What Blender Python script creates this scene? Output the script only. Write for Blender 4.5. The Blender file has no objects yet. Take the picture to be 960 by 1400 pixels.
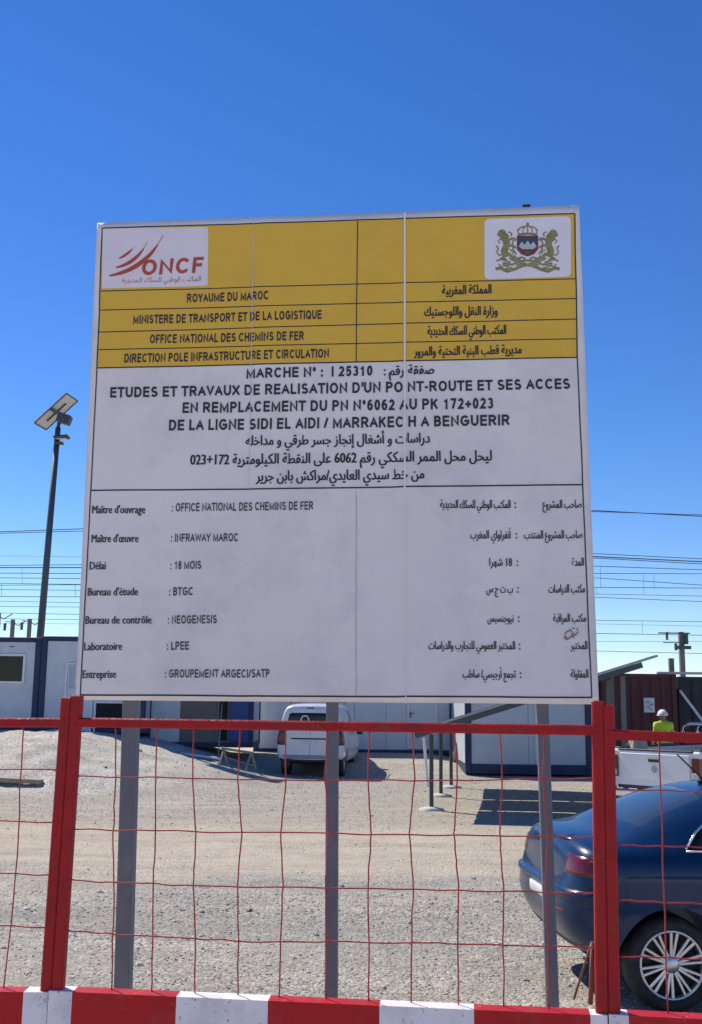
import bpy, bmesh, math, random
from mathutils import Vector, Matrix, noise
from mathutils.bvhtree import BVHTree
R = math.radians
S = bpy.context.scene
COL = S.collection
random.seed(7)

# ------------------------------------------------------------------ camera, sky, sun
F_PX, HOR, ROLL = 1450.0, 955.0, 0.012
PITCH = math.atan((HOR - 700) / F_PX)
CAM = Vector((0, 0, 2.0))
cd = bpy.data.cameras.new('camera')
cam = bpy.data.objects.new('camera', cd); COL.objects.link(cam)
cd.sensor_fit = 'VERTICAL'; cd.sensor_height = 36; cd.lens = F_PX / 1400 * 36
cd.clip_start = 0.05; cd.clip_end = 5000
CR = (Matrix.Rotation(math.pi / 2 + PITCH, 3, 'X') @ Matrix.Rotation(ROLL, 3, 'Z'))
cam.matrix_world = Matrix.Translation(CAM) @ CR.to_4x4()
S.camera = cam

SUN = Vector((-0.55, 0.50, 0.85)).normalized()
w = bpy.data.worlds.new('World'); S.world = w; w.use_nodes = True
wn = w.node_tree
sky = wn.nodes.new('ShaderNodeTexSky'); sky.sky_type = 'NISHITA'; sky.sun_disc = False
sky.sun_elevation = math.asin(SUN.z); sky.sun_rotation = math.atan2(SUN.x, SUN.y)
sky.air_density = 1.0; sky.dust_density = 0.0; sky.ozone_density = 5.0; sky.altitude = 800
bg = wn.nodes['Background']; bg.inputs[1].default_value = 0.12
hs = wn.nodes.new('ShaderNodeHueSaturation'); hs.inputs['Saturation'].default_value = 1.24; hs.inputs['Hue'].default_value = .512
wn.links.new(sky.outputs[0], hs.inputs['Color']); wn.links.new(hs.outputs[0], bg.inputs[0])
sd = bpy.data.lights.new('sun', 'SUN'); sd.energy = 4.8; sd.angle = R(0.53); sd.color = (1, .92, .80)
so = bpy.data.objects.new('sun', sd); COL.objects.link(so)
so.rotation_euler = SUN.to_track_quat('Z', 'Y').to_euler()
S.view_settings.view_transform = 'Standard'; S.view_settings.look = 'None'
S.view_settings.exposure = 0.28; S.view_settings.gamma = 1; S.view_settings.use_curve_mapping = False

# ------------------------------------------------------------------ helpers
def ray(px, py):
    return CR @ Vector(((px - 480) / F_PX, (700 - py) / F_PX, -1))

def P(px, py, Y):                       # where the sight line through a measured point meets depth Y
    d = ray(px, py)
    return CAM + d * (Y / d.y)

def smooth(a, b, t):
    t = max(0, min(1, (t - a) / (b - a)))
    return t * t * (3 - 2 * t)

MATS = {}
def mat(name, col, rough=.6, metal=0, var=.12, scale=6, bump=0, bscale=40, dirt=None, dirt_amt=.35, coat=0, spec=.5, dscale=3, stretch=(1, 1, 1), chips=None, cscale=50, cthr=.64):
    if name in MATS: return MATS[name]
    m = bpy.data.materials.new(name); m.use_nodes = True; MATS[name] = m
    nt = m.node_tree; N = nt.nodes.new; L = nt.links.new
    b = nt.nodes['Principled BSDF']
    b.inputs['Metallic'].default_value = metal
    b.inputs['Specular IOR Level'].default_value = spec
    b.inputs['Coat Weight'].default_value = coat; b.inputs['Coat Roughness'].default_value = .06
    tc = N('ShaderNodeTexCoord'); mp = N('ShaderNodeMapping'); mp.inputs['Scale'].default_value = stretch
    L(tc.outputs['Object'], mp.inputs[0])
    n = N('ShaderNodeTexNoise'); n.inputs['Scale'].default_value = scale; n.inputs['Detail'].default_value = 6
    L(mp.outputs[0], n.inputs['Vector'])
    r = N('ShaderNodeMapRange'); r.inputs[1].default_value = .3; r.inputs[2].default_value = .7
    r.inputs[3].default_value = 1 - var; r.inputs[4].default_value = 1 + var
    L(n.outputs['Fac'], r.inputs[0])
    mx = N('ShaderNodeVectorMath'); mx.operation = 'SCALE'; mx.inputs[0].default_value = col
    L(r.outputs[0], mx.inputs['Scale'])
    out = mx.outputs[0]
    if dirt:
        n2 = N('ShaderNodeTexNoise'); n2.inputs['Scale'].default_value = dscale; n2.inputs['Detail'].default_value = 8; n2.inputs['Roughness'].default_value = .7
        L(mp.outputs[0], n2.inputs['Vector'])
        r2 = N('ShaderNodeMapRange'); r2.inputs[1].default_value = .48; r2.inputs[2].default_value = .72
        r2.inputs[3].default_value = 0; r2.inputs[4].default_value = dirt_amt
        L(n2.outputs['Fac'], r2.inputs[0])
        mm = N('ShaderNodeMix'); mm.data_type = 'RGBA'; mm.inputs[7].default_value = (*dirt, 1)
        L(out, mm.inputs[6]); L(r2.outputs[0], mm.inputs[0]); out = mm.outputs[2]
    if chips:
        n4 = N('ShaderNodeTexNoise'); n4.inputs['Scale'].default_value = cscale; n4.inputs['Detail'].default_value = 3
        L(tc.outputs['Object'], n4.inputs['Vector'])
        n5 = N('ShaderNodeTexNoise'); n5.inputs['Scale'].default_value = cscale * .12; n5.inputs['Detail'].default_value = 2; L(tc.outputs['Object'], n5.inputs['Vector'])
        ad = N('ShaderNodeMath'); ad.operation = 'MULTIPLY_ADD'; ad.inputs[1].default_value = .5; L(n5.outputs['Fac'], ad.inputs[0]); L(n4.outputs['Fac'], ad.inputs[2])
        r4 = N('ShaderNodeMapRange'); r4.inputs[1].default_value = cthr + .25; r4.inputs[2].default_value = cthr + .28; L(ad.outputs[0], r4.inputs[0])
        m4 = N('ShaderNodeMix'); m4.data_type = 'RGBA'; m4.inputs[7].default_value = (*chips, 1)
        L(out, m4.inputs[6]); L(r4.outputs[0], m4.inputs[0]); out = m4.outputs[2]
    L(out, b.inputs['Base Color'])
    rr = N('ShaderNodeMapRange'); rr.inputs[1].default_value = .3; rr.inputs[2].default_value = .7
    rr.inputs[3].default_value = max(.02, rough * .85); rr.inputs[4].default_value = min(1, rough * 1.15)
    L(n.outputs['Fac'], rr.inputs[0]); L(rr.outputs[0], b.inputs['Roughness'])
    if bump:
        n3 = N('ShaderNodeTexNoise'); n3.inputs['Scale'].default_value = bscale; n3.inputs['Detail'].default_value = 4
        L(mp.outputs[0], n3.inputs['Vector'])
        bp = N('ShaderNodeBump'); bp.inputs['Strength'].default_value = bump; bp.inputs['Distance'].default_value = .02
        L(n3.outputs['Fac'], bp.inputs['Height']); L(bp.outputs[0], b.inputs['Normal'])
    return m

def link(name, me, parent=None):
    o = bpy.data.objects.new(name, me); COL.objects.link(o)
    if parent: o.parent = parent
    return o

def mk(name, bm, mats, parent=None, smooth_shade=False, recalc=True):
    if recalc: bmesh.ops.recalc_face_normals(bm, faces=bm.faces[:])
    me = bpy.data.meshes.new(name); bm.to_mesh(me); bm.free()
    for m in (mats if isinstance(mats, (list, tuple)) else [mats]): me.materials.append(m)
    if smooth_shade:
        for p in me.polygons: p.use_smooth = True
    return link(name, me, parent)

def tag(o, label=None, cat=None, group=None, kind=None):
    if label: o['label'] = label
    if cat: o['category'] = cat
    if group: o['group'] = group
    if kind: o['kind'] = kind
    return o

def thing(name, label, cat, loc=(0, 0, 0), rz=0, group=None, mtx=None):
    o = bpy.data.objects.new(name, None); COL.objects.link(o); o.empty_display_size = .2
    if mtx is not None: o.matrix_world = mtx
    else: o.location = loc; o.rotation_euler = (0, 0, rz)
    return tag(o, label, cat, group)

def kids(o): return [c for c in COL.objects if c.parent == o]
def copy_tree(o, parent=None):
    c = o.copy(); COL.objects.link(c)
    if parent: c.parent = parent
    for k in kids(o): copy_tree(k, c)
    return c

def B(): return bmesh.new()

def box(bm, c, s, bev=0, rot=None, mi=0, seg=1):
    r = bmesh.ops.create_cube(bm, size=1)
    vs = r['verts']
    for v in vs: v.co = Vector((v.co.x * s[0], v.co.y * s[1], v.co.z * s[2]))
    fs = list({f for v in vs for f in v.link_faces})
    if bev:
        es = list({e for v in vs for e in v.link_edges})
        rb = bmesh.ops.bevel(bm, geom=es, offset=min(bev, min(s) * .45), segments=seg, affect='EDGES', profile=.5)
        fs = list({f for v in rb['verts'] for f in v.link_faces} | {f for f in fs if f.is_valid})
        vs = list({v for f in fs for v in f.verts})
    M = Matrix.Translation(Vector(c)) @ (rot.to_4x4() if rot else Matrix())
    for v in vs: v.co = M @ v.co
    for f in fs: f.material_index = mi
    return fs

def bar(bm, a, b, wx, wy, bev=0, mi=0, up=Vector((0, 0, 1))):      # box beam from a to b
    a, b = Vector(a), Vector(b); d = b - a; z = d.normalized()
    x = up.cross(z)
    if x.length < 1e-3: x = Vector((1, 0, 0))
    x.normalize(); y = z.cross(x)
    rot = Matrix((x, y, z)).transposed()
    return box(bm, (a + b) / 2, (wx, wy, d.length), bev, rot, mi)

def tube(bm, pts, r, n=8, mi=0, cap=True, r2=None):
    pts = [Vector(p) for p in pts]; rings = []
    up = Vector((0, 0, 1))
    if abs((pts[-1] - pts[0]).normalized().z) > .9: up = Vector((0, 1, 0))
    for i, p in enumerate(pts):
        t = (pts[min(i + 1, len(pts) - 1)] - pts[max(i - 1, 0)]).normalized()
        x = up.cross(t)
        if x.length < 1e-4: x = Vector((1, 0, 0))
        x.normalize(); y = t.cross(x)
        rr = r if r2 is None else r + (r2 - r) * i / (len(pts) - 1)
        rings.append([bm.verts.new(p + rr * (math.cos(2 * math.pi * k / n) * x + math.sin(2 * math.pi * k / n) * y)) for k in range(n)])
    for a, b in zip(rings, rings[1:]):
        for k in range(n):
            f = bm.faces.new((a[k], a[(k + 1) % n], b[(k + 1) % n], b[k])); f.material_index = mi; f.smooth = True
    if cap:
        for rg in (rings[0], rings[-1]):
            f = bm.faces.new(rg); f.material_index = mi

def lathe(bm, prof, n=32, axis='Y', c=(0, 0, 0), mi=0, closed=False):   # prof: (radius, position along axis)
    c = Vector(c); rings = []
    for r, h in prof:
        ring = []
        for k in range(n):
            a = 2 * math.pi * k / n; ca, sa = r * math.cos(a), r * math.sin(a)
            q = (ca, h, sa) if axis == 'Y' else ((ca, sa, h) if axis == 'Z' else (h, ca, sa))
            ring.append(bm.verts.new(c + Vector(q)))
        rings.append(ring)
    prs = list(zip(rings, rings[1:]))
    if closed: prs.append((rings[-1], rings[0]))
    for a, b in prs:
        for k in range(n):
            f = bm.faces.new((a[k], a[(k + 1) % n], b[(k + 1) % n], b[k])); f.material_index = mi; f.smooth = True
    if not closed:
        for rg in (rings[0], rings[-1]):
            f = bm.faces.new(rg); f.material_index = mi

def poly(bm, pts, mi=0):
    f = bm.faces.new([bm.verts.new(Vector(p)) for p in pts]); f.material_index = mi
    return f

def prism(bm, pts, vec, mi=0):          # polygon swept along vec
    vec = Vector(vec); a = [bm.verts.new(Vector(p)) for p in pts]; b = [bm.verts.new(Vector(p) + vec) for p in pts]
    n = len(a); fs = [bm.faces.new(a), bm.faces.new(b[::-1])]
    for i in range(n): fs.append(bm.faces.new((a[i], a[(i + 1) % n], b[(i + 1) % n], b[i])))
    for f in fs: f.material_index = mi

def evaluated(bm, mods):                # mesh after modifiers, as a new mesh
    me = bpy.data.meshes.new('tmp'); bm.to_mesh(me); bm.free()
    o = bpy.data.objects.new('tmp', me); COL.objects.link(o)
    mods(o)
    dg = bpy.context.evaluated_depsgraph_get(); dg.update()
    res = bpy.data.meshes.new_from_object(o.evaluated_get(dg))
    bpy.data.objects.remove(o); bpy.data.meshes.remove(me)
    return res

# ------------------------------------------------------------------ materials
M_BLUE = mat('blue_paint_steel', (.006, .022, .075), .5, dirt=(.16, .15, .14), dirt_amt=.2)
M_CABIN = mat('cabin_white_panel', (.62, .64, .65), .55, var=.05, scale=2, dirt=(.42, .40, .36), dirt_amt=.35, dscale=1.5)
M_WHITEFRAME = mat('white_pvc', (.78, .78, .77), .4, var=.03)
M_GLASS = mat('dark_glass', (.010, .012, .014), .06, var=.1, spec=.3)
M_DARKIN = mat('interior_shade', (.015, .014, .014), .9)  # near-black panel colour paints the shade inside the open doorways
M_RED = mat('red_fence_paint', (.37, .010, .013), .5, spec=.25, var=.18, scale=9, dirt=(.24, .022, .02), dirt_amt=.8, dscale=6, bump=.2, bscale=60, chips=(.20, .05, .035), cscale=70, cthr=.655)
M_WIRERED = mat('faded_red_wire', (.40, .045, .045), .55, spec=.25, var=.25, scale=14, dirt=(.30, .12, .09), dirt_amt=.6, dscale=12)
M_REDPLATE = mat('red_plate_paint', (.45, .007, .011), .45, spec=.25, var=.12, scale=5, dirt=(.34, .09, .08), dirt_amt=.5, dscale=7, chips=(.36, .16, .13), cscale=60, cthr=.70)
M_WHITEPLATE = mat('white_plate_paint', (.80, .74, .74), .5, var=.08, scale=6, dirt=(.45, .39, .36), dirt_amt=.6, dscale=5, chips=(.42, .34, .30), cscale=60, cthr=.69)
M_POST = mat('grey_post_paint', (.135, .135, .15), .5, var=.1, scale=12, dirt=(.24, .22, .21), dirt_amt=.3)
M_STEEL = mat('galvanised_steel', (.36, .37, .38), .45, metal=.7, var=.12, scale=14)
M_DKSTEEL = mat('dark_grey_steel', (.07, .08, .085), .5, metal=.3, var=.12)
M_BOARD = mat('board_white_sheet', (.86, .795, .745), .5, var=.04, scale=1.3, dirt=(.66, .61, .60), dirt_amt=.8, dscale=1.7, bump=.12, bscale=2.6, spec=.2)
M_YELLOW = mat('board_mustard_sheet', (.82, .50, .065), .5, var=.06, scale=3, dirt=(.68, .39, .06), dirt_amt=.5, bump=.06, bscale=3, spec=.2)
M_INK = mat('black_ink', (.03, .03, .036), .55, var=.2, scale=20)
M_INKRED = mat('red_ink', (.50, .085, .04), .5, var=.1)
M_SEAM = mat('sheet_seam', (.88, .83, .82), .5, var=.06, scale=30)
M_RUBBER = mat('tyre_rubber', (.018, .018, .019), .8, dirt=(.14, .12, .10), dirt_amt=.35, dscale=9)
M_ALLOY = mat('alloy_rim', (.62, .62, .63), .3, metal=.85, var=.06)
M_CARBLUE = mat('blue_car_paint', (.0022, .022, .074), .3, spec=.2, metal=0, var=.04, coat=.45, dirt=(.03, .045, .09), dirt_amt=.12)
M_PLASTIC = mat('black_plastic', (.02, .02, .021), .55)
M_TAIL = mat('tail_light_red', (.11, .003, .005), .16, var=.2, scale=25, coat=.3)
M_TAILW = mat('tail_light_clear', (.5, .47, .46), .15, coat=.5)
M_CHROME = mat('chrome', (.75, .76, .78), .15, metal=1)
M_VANWHITE = mat('white_vehicle_paint', (.70, .71, .72), .3, var=.03, coat=.6, dirt=(.46, .42, .37), dirt_amt=.3)
M_PLATE = mat('plate_white', (.7, .7, .68), .45)
M_CONC = mat('pale_concrete', (.50, .48, .44), .9, var=.15, scale=9, bump=.3)
M_WOOD = mat('weathered_timber', (.36, .29, .21), .85, var=.25, scale=5, stretch=(1, 8, 8), bump=.25)
M_SOLAR = mat('solar_cell_glass', (.012, .02, .05), .12, var=.25, scale=8)
M_SOLARBACK = mat('solar_backsheet', (.62, .60, .54), .6, var=.07)
M_REDCONT = mat('red_container_paint', (.085, .014, .014), .6, var=.15, scale=2.5, dirt=(.05, .018, .015), dirt_amt=.6)
M_BLKCONT = mat('black_container_paint', (.018, .019, .024), .6, var=.2)
M_BROWN = mat('brown_shutter', (.20, .17, .135), .75, var=.12, dirt=(.12, .10, .08), dirt_amt=.4)
M_WIRE = mat('overhead_wire_metal', (.06, .065, .075), .6)
M_MAST = mat('mast_concrete', (.17, .165, .16), .85, var=.15)

# ------------------------------------------------------------------ ground
def gz(x, y):
    xw = 1 - smooth(-7.2, -1.0, x)
    L = smooth(20.8, 25.6, y) * 1.05
    Rr = .38 * smooth(28, 33, y) * (1 - .75 * smooth(2, 5, x))
    z = max(L * xw, Rr) if y < 60 else max(.4 * (1 - smooth(60, 120, y)), 0)
    z += .018 * noise.noise((x * .55, y * .55, 3)) + .03 * noise.noise((x * .17, y * .17, 9))
    for y0, k, a in ((10.3, .06, .030), (11.9, .05, .026), (13.4, .09, .034), (15.1, .08, .030), (18.6, .05, .026)):   # wheel ruts along the track
        dy = y - y0 - k * x - .25 * noise.noise((x * .3, y0, 0))
        if abs(dy) < .8: z += a * (-math.exp(-(dy / .16) ** 2) + .55 * math.exp(-((abs(dy) - .30) / .12) ** 2)) * (.6 + .8 * noise.noise((x * .7, y0, 4)))
    if 21 < y < 29 and x < -1.5:
        z += xw * smooth(21, 23, y) * (.12 * noise.noise((x * .8, y * .8, 1)) + .07 * noise.noise((x * 2.4, y * 2.4, 6)) + .03 * noise.noise((x * 6, y * 6, 2)))
    return z

bm = B()
def axis(lo, hi, step, far):
    a = [lo + i * step for i in range(int((hi - lo) / step) + 1)]
    neg = [lo - d for d in far][::-1]; pos = [a[-1] + d for d in far]
    return neg + a + pos
far = [.5, 1.5, 4, 9, 18, 35, 70, 140, 280, 600, 1500]
xs = axis(-15, 15, .14, far); ys = axis(-2, 38, .14, far)
g = [[bm.verts.new((x, y, gz(x, y) + (.008 * noise.noise((x * 6, y * 6, 0)) if -15 < x < 15 and 0 < y < 38 else 0))) for x in xs] for y in ys]
for j in range(len(ys) - 1):
    for i in range(len(xs) - 1):
        bm.faces.new((g[j][i], g[j][i + 1], g[j + 1][i + 1], g[j + 1][i])).smooth = True

def ground_material():
    m = bpy.data.materials.new('gravel_and_dirt'); m.use_nodes = True
    nt = m.node_tree; N = nt.nodes.new; L = nt.links.new; b = nt.nodes['Principled BSDF']
    b.inputs['Roughness'].default_value = .95; b.inputs['Specular IOR Level'].default_value = .15
    tc = N('ShaderNodeTexCoord'); pos = tc.outputs['Object']
    sep = N('ShaderNodeSeparateXYZ'); L(pos, sep.inputs[0])
    def nz(scale, det=6, rough=.6, sx=1):
        mp = N('ShaderNodeMapping'); mp.inputs['Scale'].default_value = (sx, 1, 1); L(pos, mp.inputs[0])
        n = N('ShaderNodeTexNoise'); n.inputs['Scale'].default_value = scale; n.inputs['Detail'].default_value = det; n.inputs['Roughness'].default_value = rough
        L(mp.outputs[0], n.inputs['Vector']); return n.outputs['Fac']
    def mth(op, a, c, cl=False):
        k = N('ShaderNodeMath'); k.operation = op; k.use_clamp = cl
        for i, v in enumerate((a, c)):
            if isinstance(v, (int, float)): k.inputs[i].default_value = v
            else: L(v, k.inputs[i])
        return k.outputs[0]
    def rng(v, a, c, d, e):
        k = N('ShaderNodeMapRange'); L(v, k.inputs[0])
        for i, q in enumerate((a, c, d, e)): k.inputs[i + 1].default_value = q
        return k.outputs[0]
    def mixc(f, a, c):
        k = N('ShaderNodeMix'); k.data_type = 'RGBA'
        if isinstance(f, (int, float)): k.inputs[0].default_value = f
        else: L(f, k.inputs[0])
        for i, v in ((6, a), (7, c)):
            if isinstance(v, tuple): k.inputs[i].default_value = (*v, 1)
            else: L(v, k.inputs[i])
        return k.outputs[2]
    warp = mth('ADD', sep.outputs[1], rng(nz(.35, 5, .6, .5), .3, .7, -2.2, 2.2))
    t = rng(warp, 0, 40, 0, 1)
    cr = N('ShaderNodeValToRGB'); L(t, cr.inputs[0]); e = cr.color_ramp.elements
    GREY, TAN, LG, PALE = (.315, .298, .258), (.48, .42, .325), (.355, .33, .28), (.42, .395, .34)
    stops = [(0, (.66, .60, .53)), (.13, (.66, .60, .53)), (.165, GREY), (.20, (.365, .338, .285)), (.24, (.29, .28, .25)), (.285, (.32, .305, .265)), (.32, TAN), (.41, (.48, .41, .31)), (.475, (.375, .335, .27)), (.56, LG), (.72, LG), (.9, PALE)]  # first stops: unseen ground before the board, paled to bounce light onto it
    e[0].position, e[0].color = stops[0][0], (*stops[0][1], 1); e[1].position, e[1].color = stops[-1][0], (*stops[-1][1], 1)
    for p, c in stops[1:-1]:
        k = e.new(p); k.color = (*c, 1)
    col = cr.outputs[0]
    # pale crushed stone of the bank on the left
    bank = mth('MULTIPLY', rng(warp, 20.5, 22.5, 0, 1), rng(sep.outputs[0], -2.2, -4.5, 0, 1), True)
    col = mixc(bank, col, (.56, .525, .455))
    # patches and stones
    col = mixc(rng(nz(1.1, 8, .7), .42, .68, 0, .55), col, (.27, .245, .205))
    col = mixc(rng(nz(7, 8, .75), .47, .75, 0, .5), col, (.55, .52, .455))
    col = mixc(rng(nz(1.6, 6, .65, .12), .5, .72, 0, .5), col, (.27, .24, .195))
    col = mixc(rng(nz(2.3, 6, .65, .10), .52, .72, 0, .5), col, (.55, .49, .39))
    v = N('ShaderNodeTexVoronoi'); v.inputs['Scale'].default_value = 36; L(pos, v.inputs['Vector'])
    v2 = N('ShaderNodeTexVoronoi'); v2.inputs['Scale'].default_value = 95; L(pos, v2.inputs['Vector'])
    sv = N('ShaderNodeSeparateColor'); L(v.outputs['Color'], sv.inputs[0])
    sv2 = N('ShaderNodeSeparateColor'); L(v2.outputs['Color'], sv2.inputs[0])
    gr = rng(nz(.6, 4), .35, .6, .5, 1.25)
    band = mth('MULTIPLY', rng(t, .28, .33, 0, 1), rng(t, .50, .42, 0, 1), True)   # compacted track: finer
    gr = mth('MULTIPLY', gr, rng(band, 0, 1, 1.25, .55))
    br = mth('MULTIPLY', rng(sv.outputs[0], 0, 1, .76, 1.22), rng(sv2.outputs[0], 0, 1, .72, 1.26))
    br = mth('ADD', mth('MULTIPLY', mth('SUBTRACT', br, 1), gr), 1)
    sc = N('ShaderNodeVectorMath'); sc.operation = 'SCALE'; L(col, sc.inputs[0]); L(br, sc.inputs['Scale'])
    L(sc.outputs[0], b.inputs['Base Color'])
    h = mth('ADD', mth('MULTIPLY', v.outputs['Distance'], -1.2), mth('ADD', mth('MULTIPLY', v2.outputs['Distance'], -.6), mth('MULTIPLY', nz(14, 8, .7), 1.2)))
    bp = N('ShaderNodeBump'); bp.inputs['Strength'].default_value = .7; bp.inputs['Distance'].default_value = .014
    L(h, bp.inputs['Height']); L(bp.outputs[0], b.inputs['Normal'])
    return m
tag(mk('ground', bm, ground_material(), recalc=False), kind='structure')

# loose stones
bm = B()
tmp = bmesh.new(); bmesh.ops.create_icosphere(tmp, subdivisions=1, radius=1)
iv = [v.co.copy() for v in tmp.verts]; tmp.verts.index_update(); ifc = [[v.index for v in f.verts] for f in tmp.faces]; tmp.free()
def stone(bm, x, y, r, zz=None, mi=0):
    rot = Matrix.Rotation(random.random() * 6.3, 3, 'Z') @ Matrix.Rotation(random.random() * 6.3, 3, 'X')
    sx, sy, sz = r * random.uniform(.7, 1.3), r * random.uniform(.7, 1.2), r * random.uniform(.45, .8)
    z = (gz(x, y) if zz is None else zz) + sz * .25
    rz = Matrix.Rotation(random.random() * 6.3, 3, 'Z')
    vs = []
    for c in iv:
        q = rot @ c; q = q * random.uniform(.82, 1.12)
        vs.append(bm.verts.new(Vector((x, y, z)) + rz @ Vector((q.x * sx, q.y * sy, q.z * sz))))
    for f in ifc: bm.faces.new([vs[k] for k in f]).material_index = mi
n = 0
while n < 9000:
    y = random.choice((random.uniform(6, 13), random.uniform(6, 13), random.uniform(12, 28)))
    x = random.uniform(-.36, .36) * y * 1.08
    dens = noise.noise((x * .5, y * .5, 5)) * .5 + .55
    if 11.5 < y < 17: dens *= .2
    if random.random() > dens: continue
    r = random.uniform(.004, .010) * (1 + y / 22) * (2.4 if random.random() < .012 else 1)
    stone(bm, x, y, r, mi=random.choice((0, 0, 1, 1, 2))); n += 1
tag(mk('loose_gravel', bm, [mat('stone_grey', (.36, .345, .32), .9, var=.3, scale=5), mat('stone_pale', (.52, .49, .44), .9, var=.25, scale=5), mat('stone_dark', (.26, .24, .21), .9, var=.3, scale=5)], recalc=False),
    'loose grey and tan gravel scattered over the site yard', 'gravel', kind='stuff')

# ------------------------------------------------------------------ project signboard
def fit_board():
    # plane of the board, from its four measured corners (3.0 m wide)
    M = Matrix.Rotation(R(-5.15), 3, 'Z') @ Matrix.Rotation(R(1.08), 3, 'X') @ Matrix.Rotation(R(-.5), 3, 'Y')
    return M
BM = fit_board(); BC = Vector((-.111, 6.2, 3.4825))
BN = BM @ Vector((0, -1, 0))                       # towards the road
base_z = 0.0
BO = BC + BM @ Vector((0, 0, -3.4825))
board = thing('project_signboard', 'large white and mustard construction site notice board on three grey posts behind red mesh fence', 'signboard',
              mtx=Matrix.Translation(BO) @ BM.to_4x4())
BINV = (Matrix.Translation(BO) @ BM.to_4x4()).inverted()
def buv(px, py):                                   # (across, up) on the face of the board
    d = ray(px, py); t = (BC - CAM).dot(BN) / d.dot(BN)
    q = BINV @ (CAM + d * t)
    return q.x, q.z
cor = [buv(*c) for c in ((133, 305), (792, 280.5), (819, 963), (103, 957))]
bm = B()
NU, NV = 60, 60
def board_pt(u, v):                                # u, v in 0..1, v from the top
    (ax, az), (bx, bz), (cx, cz), (dx, dz) = cor
    return (ax * (1 - u) + bx * u) * (1 - v) + (dx * (1 - u) + cx * u) * v, (az * (1 - u) + bz * u) * (1 - v) + (dz * (1 - u) + cz * u) * v
T = .032
def wob(x, z):                                     # slight buckling of the sheet
    return .003 * noise.noise((x * 1.1, z * 1.1, 2)) + .0014 * noise.noise((x * 4, z * 3, 7))
fr = [[bm.verts.new((board_pt(i / NU, j / NV)[0], wob(*board_pt(i / NU, j / NV)), board_pt(i / NU, j / NV)[1])) for i in range(NU + 1)] for j in range(NV + 1)]
for j in range(NV):
    for i in range(NU):
        bm.faces.new((fr[j][i], fr[j + 1][i], fr[j + 1][i + 1], fr[j][i + 1])).smooth = True
rim = [fr[0][i] for i in range(NU + 1)] + [fr[j][NU] for j in range(1, NV + 1)] + [fr[NV][i] for i in range(NU - 1, -1, -1)] + [fr[j][0] for j in range(NV - 1, 0, -1)]
back = [bm.verts.new((v.co.x, T, v.co.z)) for v in rim]
for i in range(len(rim)):
    k = (i + 1) % len(rim); bm.faces.new((rim[i], rim[k], back[k], back[i]))
bm.faces.new(back)
panel = mk('panel', bm, M_BOARD, board)

SEAM_A, SEAM_B = buv(346, 600)[0], buv(553.5, 600)[0]
def seamx(base, z, x0):
    return base + .004 * noise.noise((z * 2.3, base, 0))
def flat(name, geo, m, layer, jitter=True, parent=board):    # geo: list of (verts2d, faces); laid on the sheet
    bm = B()
    for vs, fs in geo:
        nv = []
        for x, z in vs:
            x2, z2 = x, z
            if jitter:
                z2 += .0035 * noise.noise((x * 2.2, z * .8, 4)); x2 += .003 * noise.noise((x * 1.3, z * 3.1, 8))
                if x > SEAM_B: z2 += .005; x2 += .004
                if x > SEAM_A and x < SEAM_B: z2 += .002
            nv.append(bm.verts.new((x2, wob(x2, z2) - .0012 * layer, z2)))
        for f in fs:
            try: bm.faces.new([nv[k] for k in f])
            except ValueError: pass
    bmesh.ops.triangulate(bm, faces=[f for f in bm.faces if len(f.verts) > 4])
    for f in bm.faces:
        f.normal_update()
        if f.normal.y > 0: f.normal_flip()
    return mk(name, bm, m, parent, recalc=False)

def strip(a, b, wpx_m, n=40):                      # ruled line from pixel a to pixel b
    (x0, z0), (x1, z1) = buv(*a), buv(*b)
    d = Vector((x1 - x0, z1 - z0)); nn = Vector((-d.y, d.x)).normalized() * wpx_m / 2
    vs, fs = [], []
    for i in range(n + 1):
        t = i / n; vs += [(x0 + d.x * t + nn.x, z0 + d.y * t + nn.y), (x0 + d.x * t - nn.x, z0 + d.y * t - nn.y)]
    fs = [(2 * i, 2 * i + 1, 2 * i + 3, 2 * i + 2) for i in range(n)]
    return vs, fs
def quad(pts, n=24):
    q = [buv(*p) for p in pts]; vs, fs = [], []
    for j in range(n + 1):
        for i in range(n + 1):
            u, v = i / n, j / n
            vs.append(tuple((q[0][k] * (1 - u) + q[1][k] * u) * (1 - v) + (q[3][k] * (1 - u) + q[2][k] * u) * v for k in (0, 1)))
    for j in range(n):
        for i in range(n):
            a = j * (n + 1) + i; fs.append((a, a + 1, a + n + 2, a + n + 1))
    return vs, fs

flat('header_sheet', [quad([(140.5, 312), (785, 293.5), (788.5, 490), (133.5, 502)], 50)], M_YELLOW, 1)
K = .008
rules = [strip((140, 312), (785, 293), K), strip((138.5, 398), (786, 382), K * .8), strip((137, 424), (786.5, 409), K * .8),
         strip((135.5, 454), (787, 437), K * .8), strip((134.5, 478), (788, 464), K * .8), strip((133, 503), (788.5, 489.5), K),
         strip((140, 312), (133, 503), K), strip((785, 293), (788.5, 489.5), K), strip((489, 303), (487, 496), K * .8),
         strip((133, 503), (110, 950), K * .9), strip((788.5, 489.5), (808, 955), K * .9), strip((125, 671), (795, 664), K * 1.1),
         strip((110, 950), (808, 955), K * 1.2)]
for r_ in rules: flat('ruled_line', [r_], M_INK, 2, parent=panel)
flat('centre_fold', [strip((487, 672), (487, 952), K * .5)], mat('fold_grey', (.50, .47, .47), .6), 2)
flat('sheet_seam', [strip((553.5, 291), (553.5, 668), .011), strip((554, 668), (555, 962), .005)], M_SEAM, 5, jitter=False)
flat('sheet_seam', [strip((347, 300), (344, 500), .004), strip((344, 500), (340, 668), .003)], mat('seam_grey', (.66, .64, .64), .5), 5, jitter=False)

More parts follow.
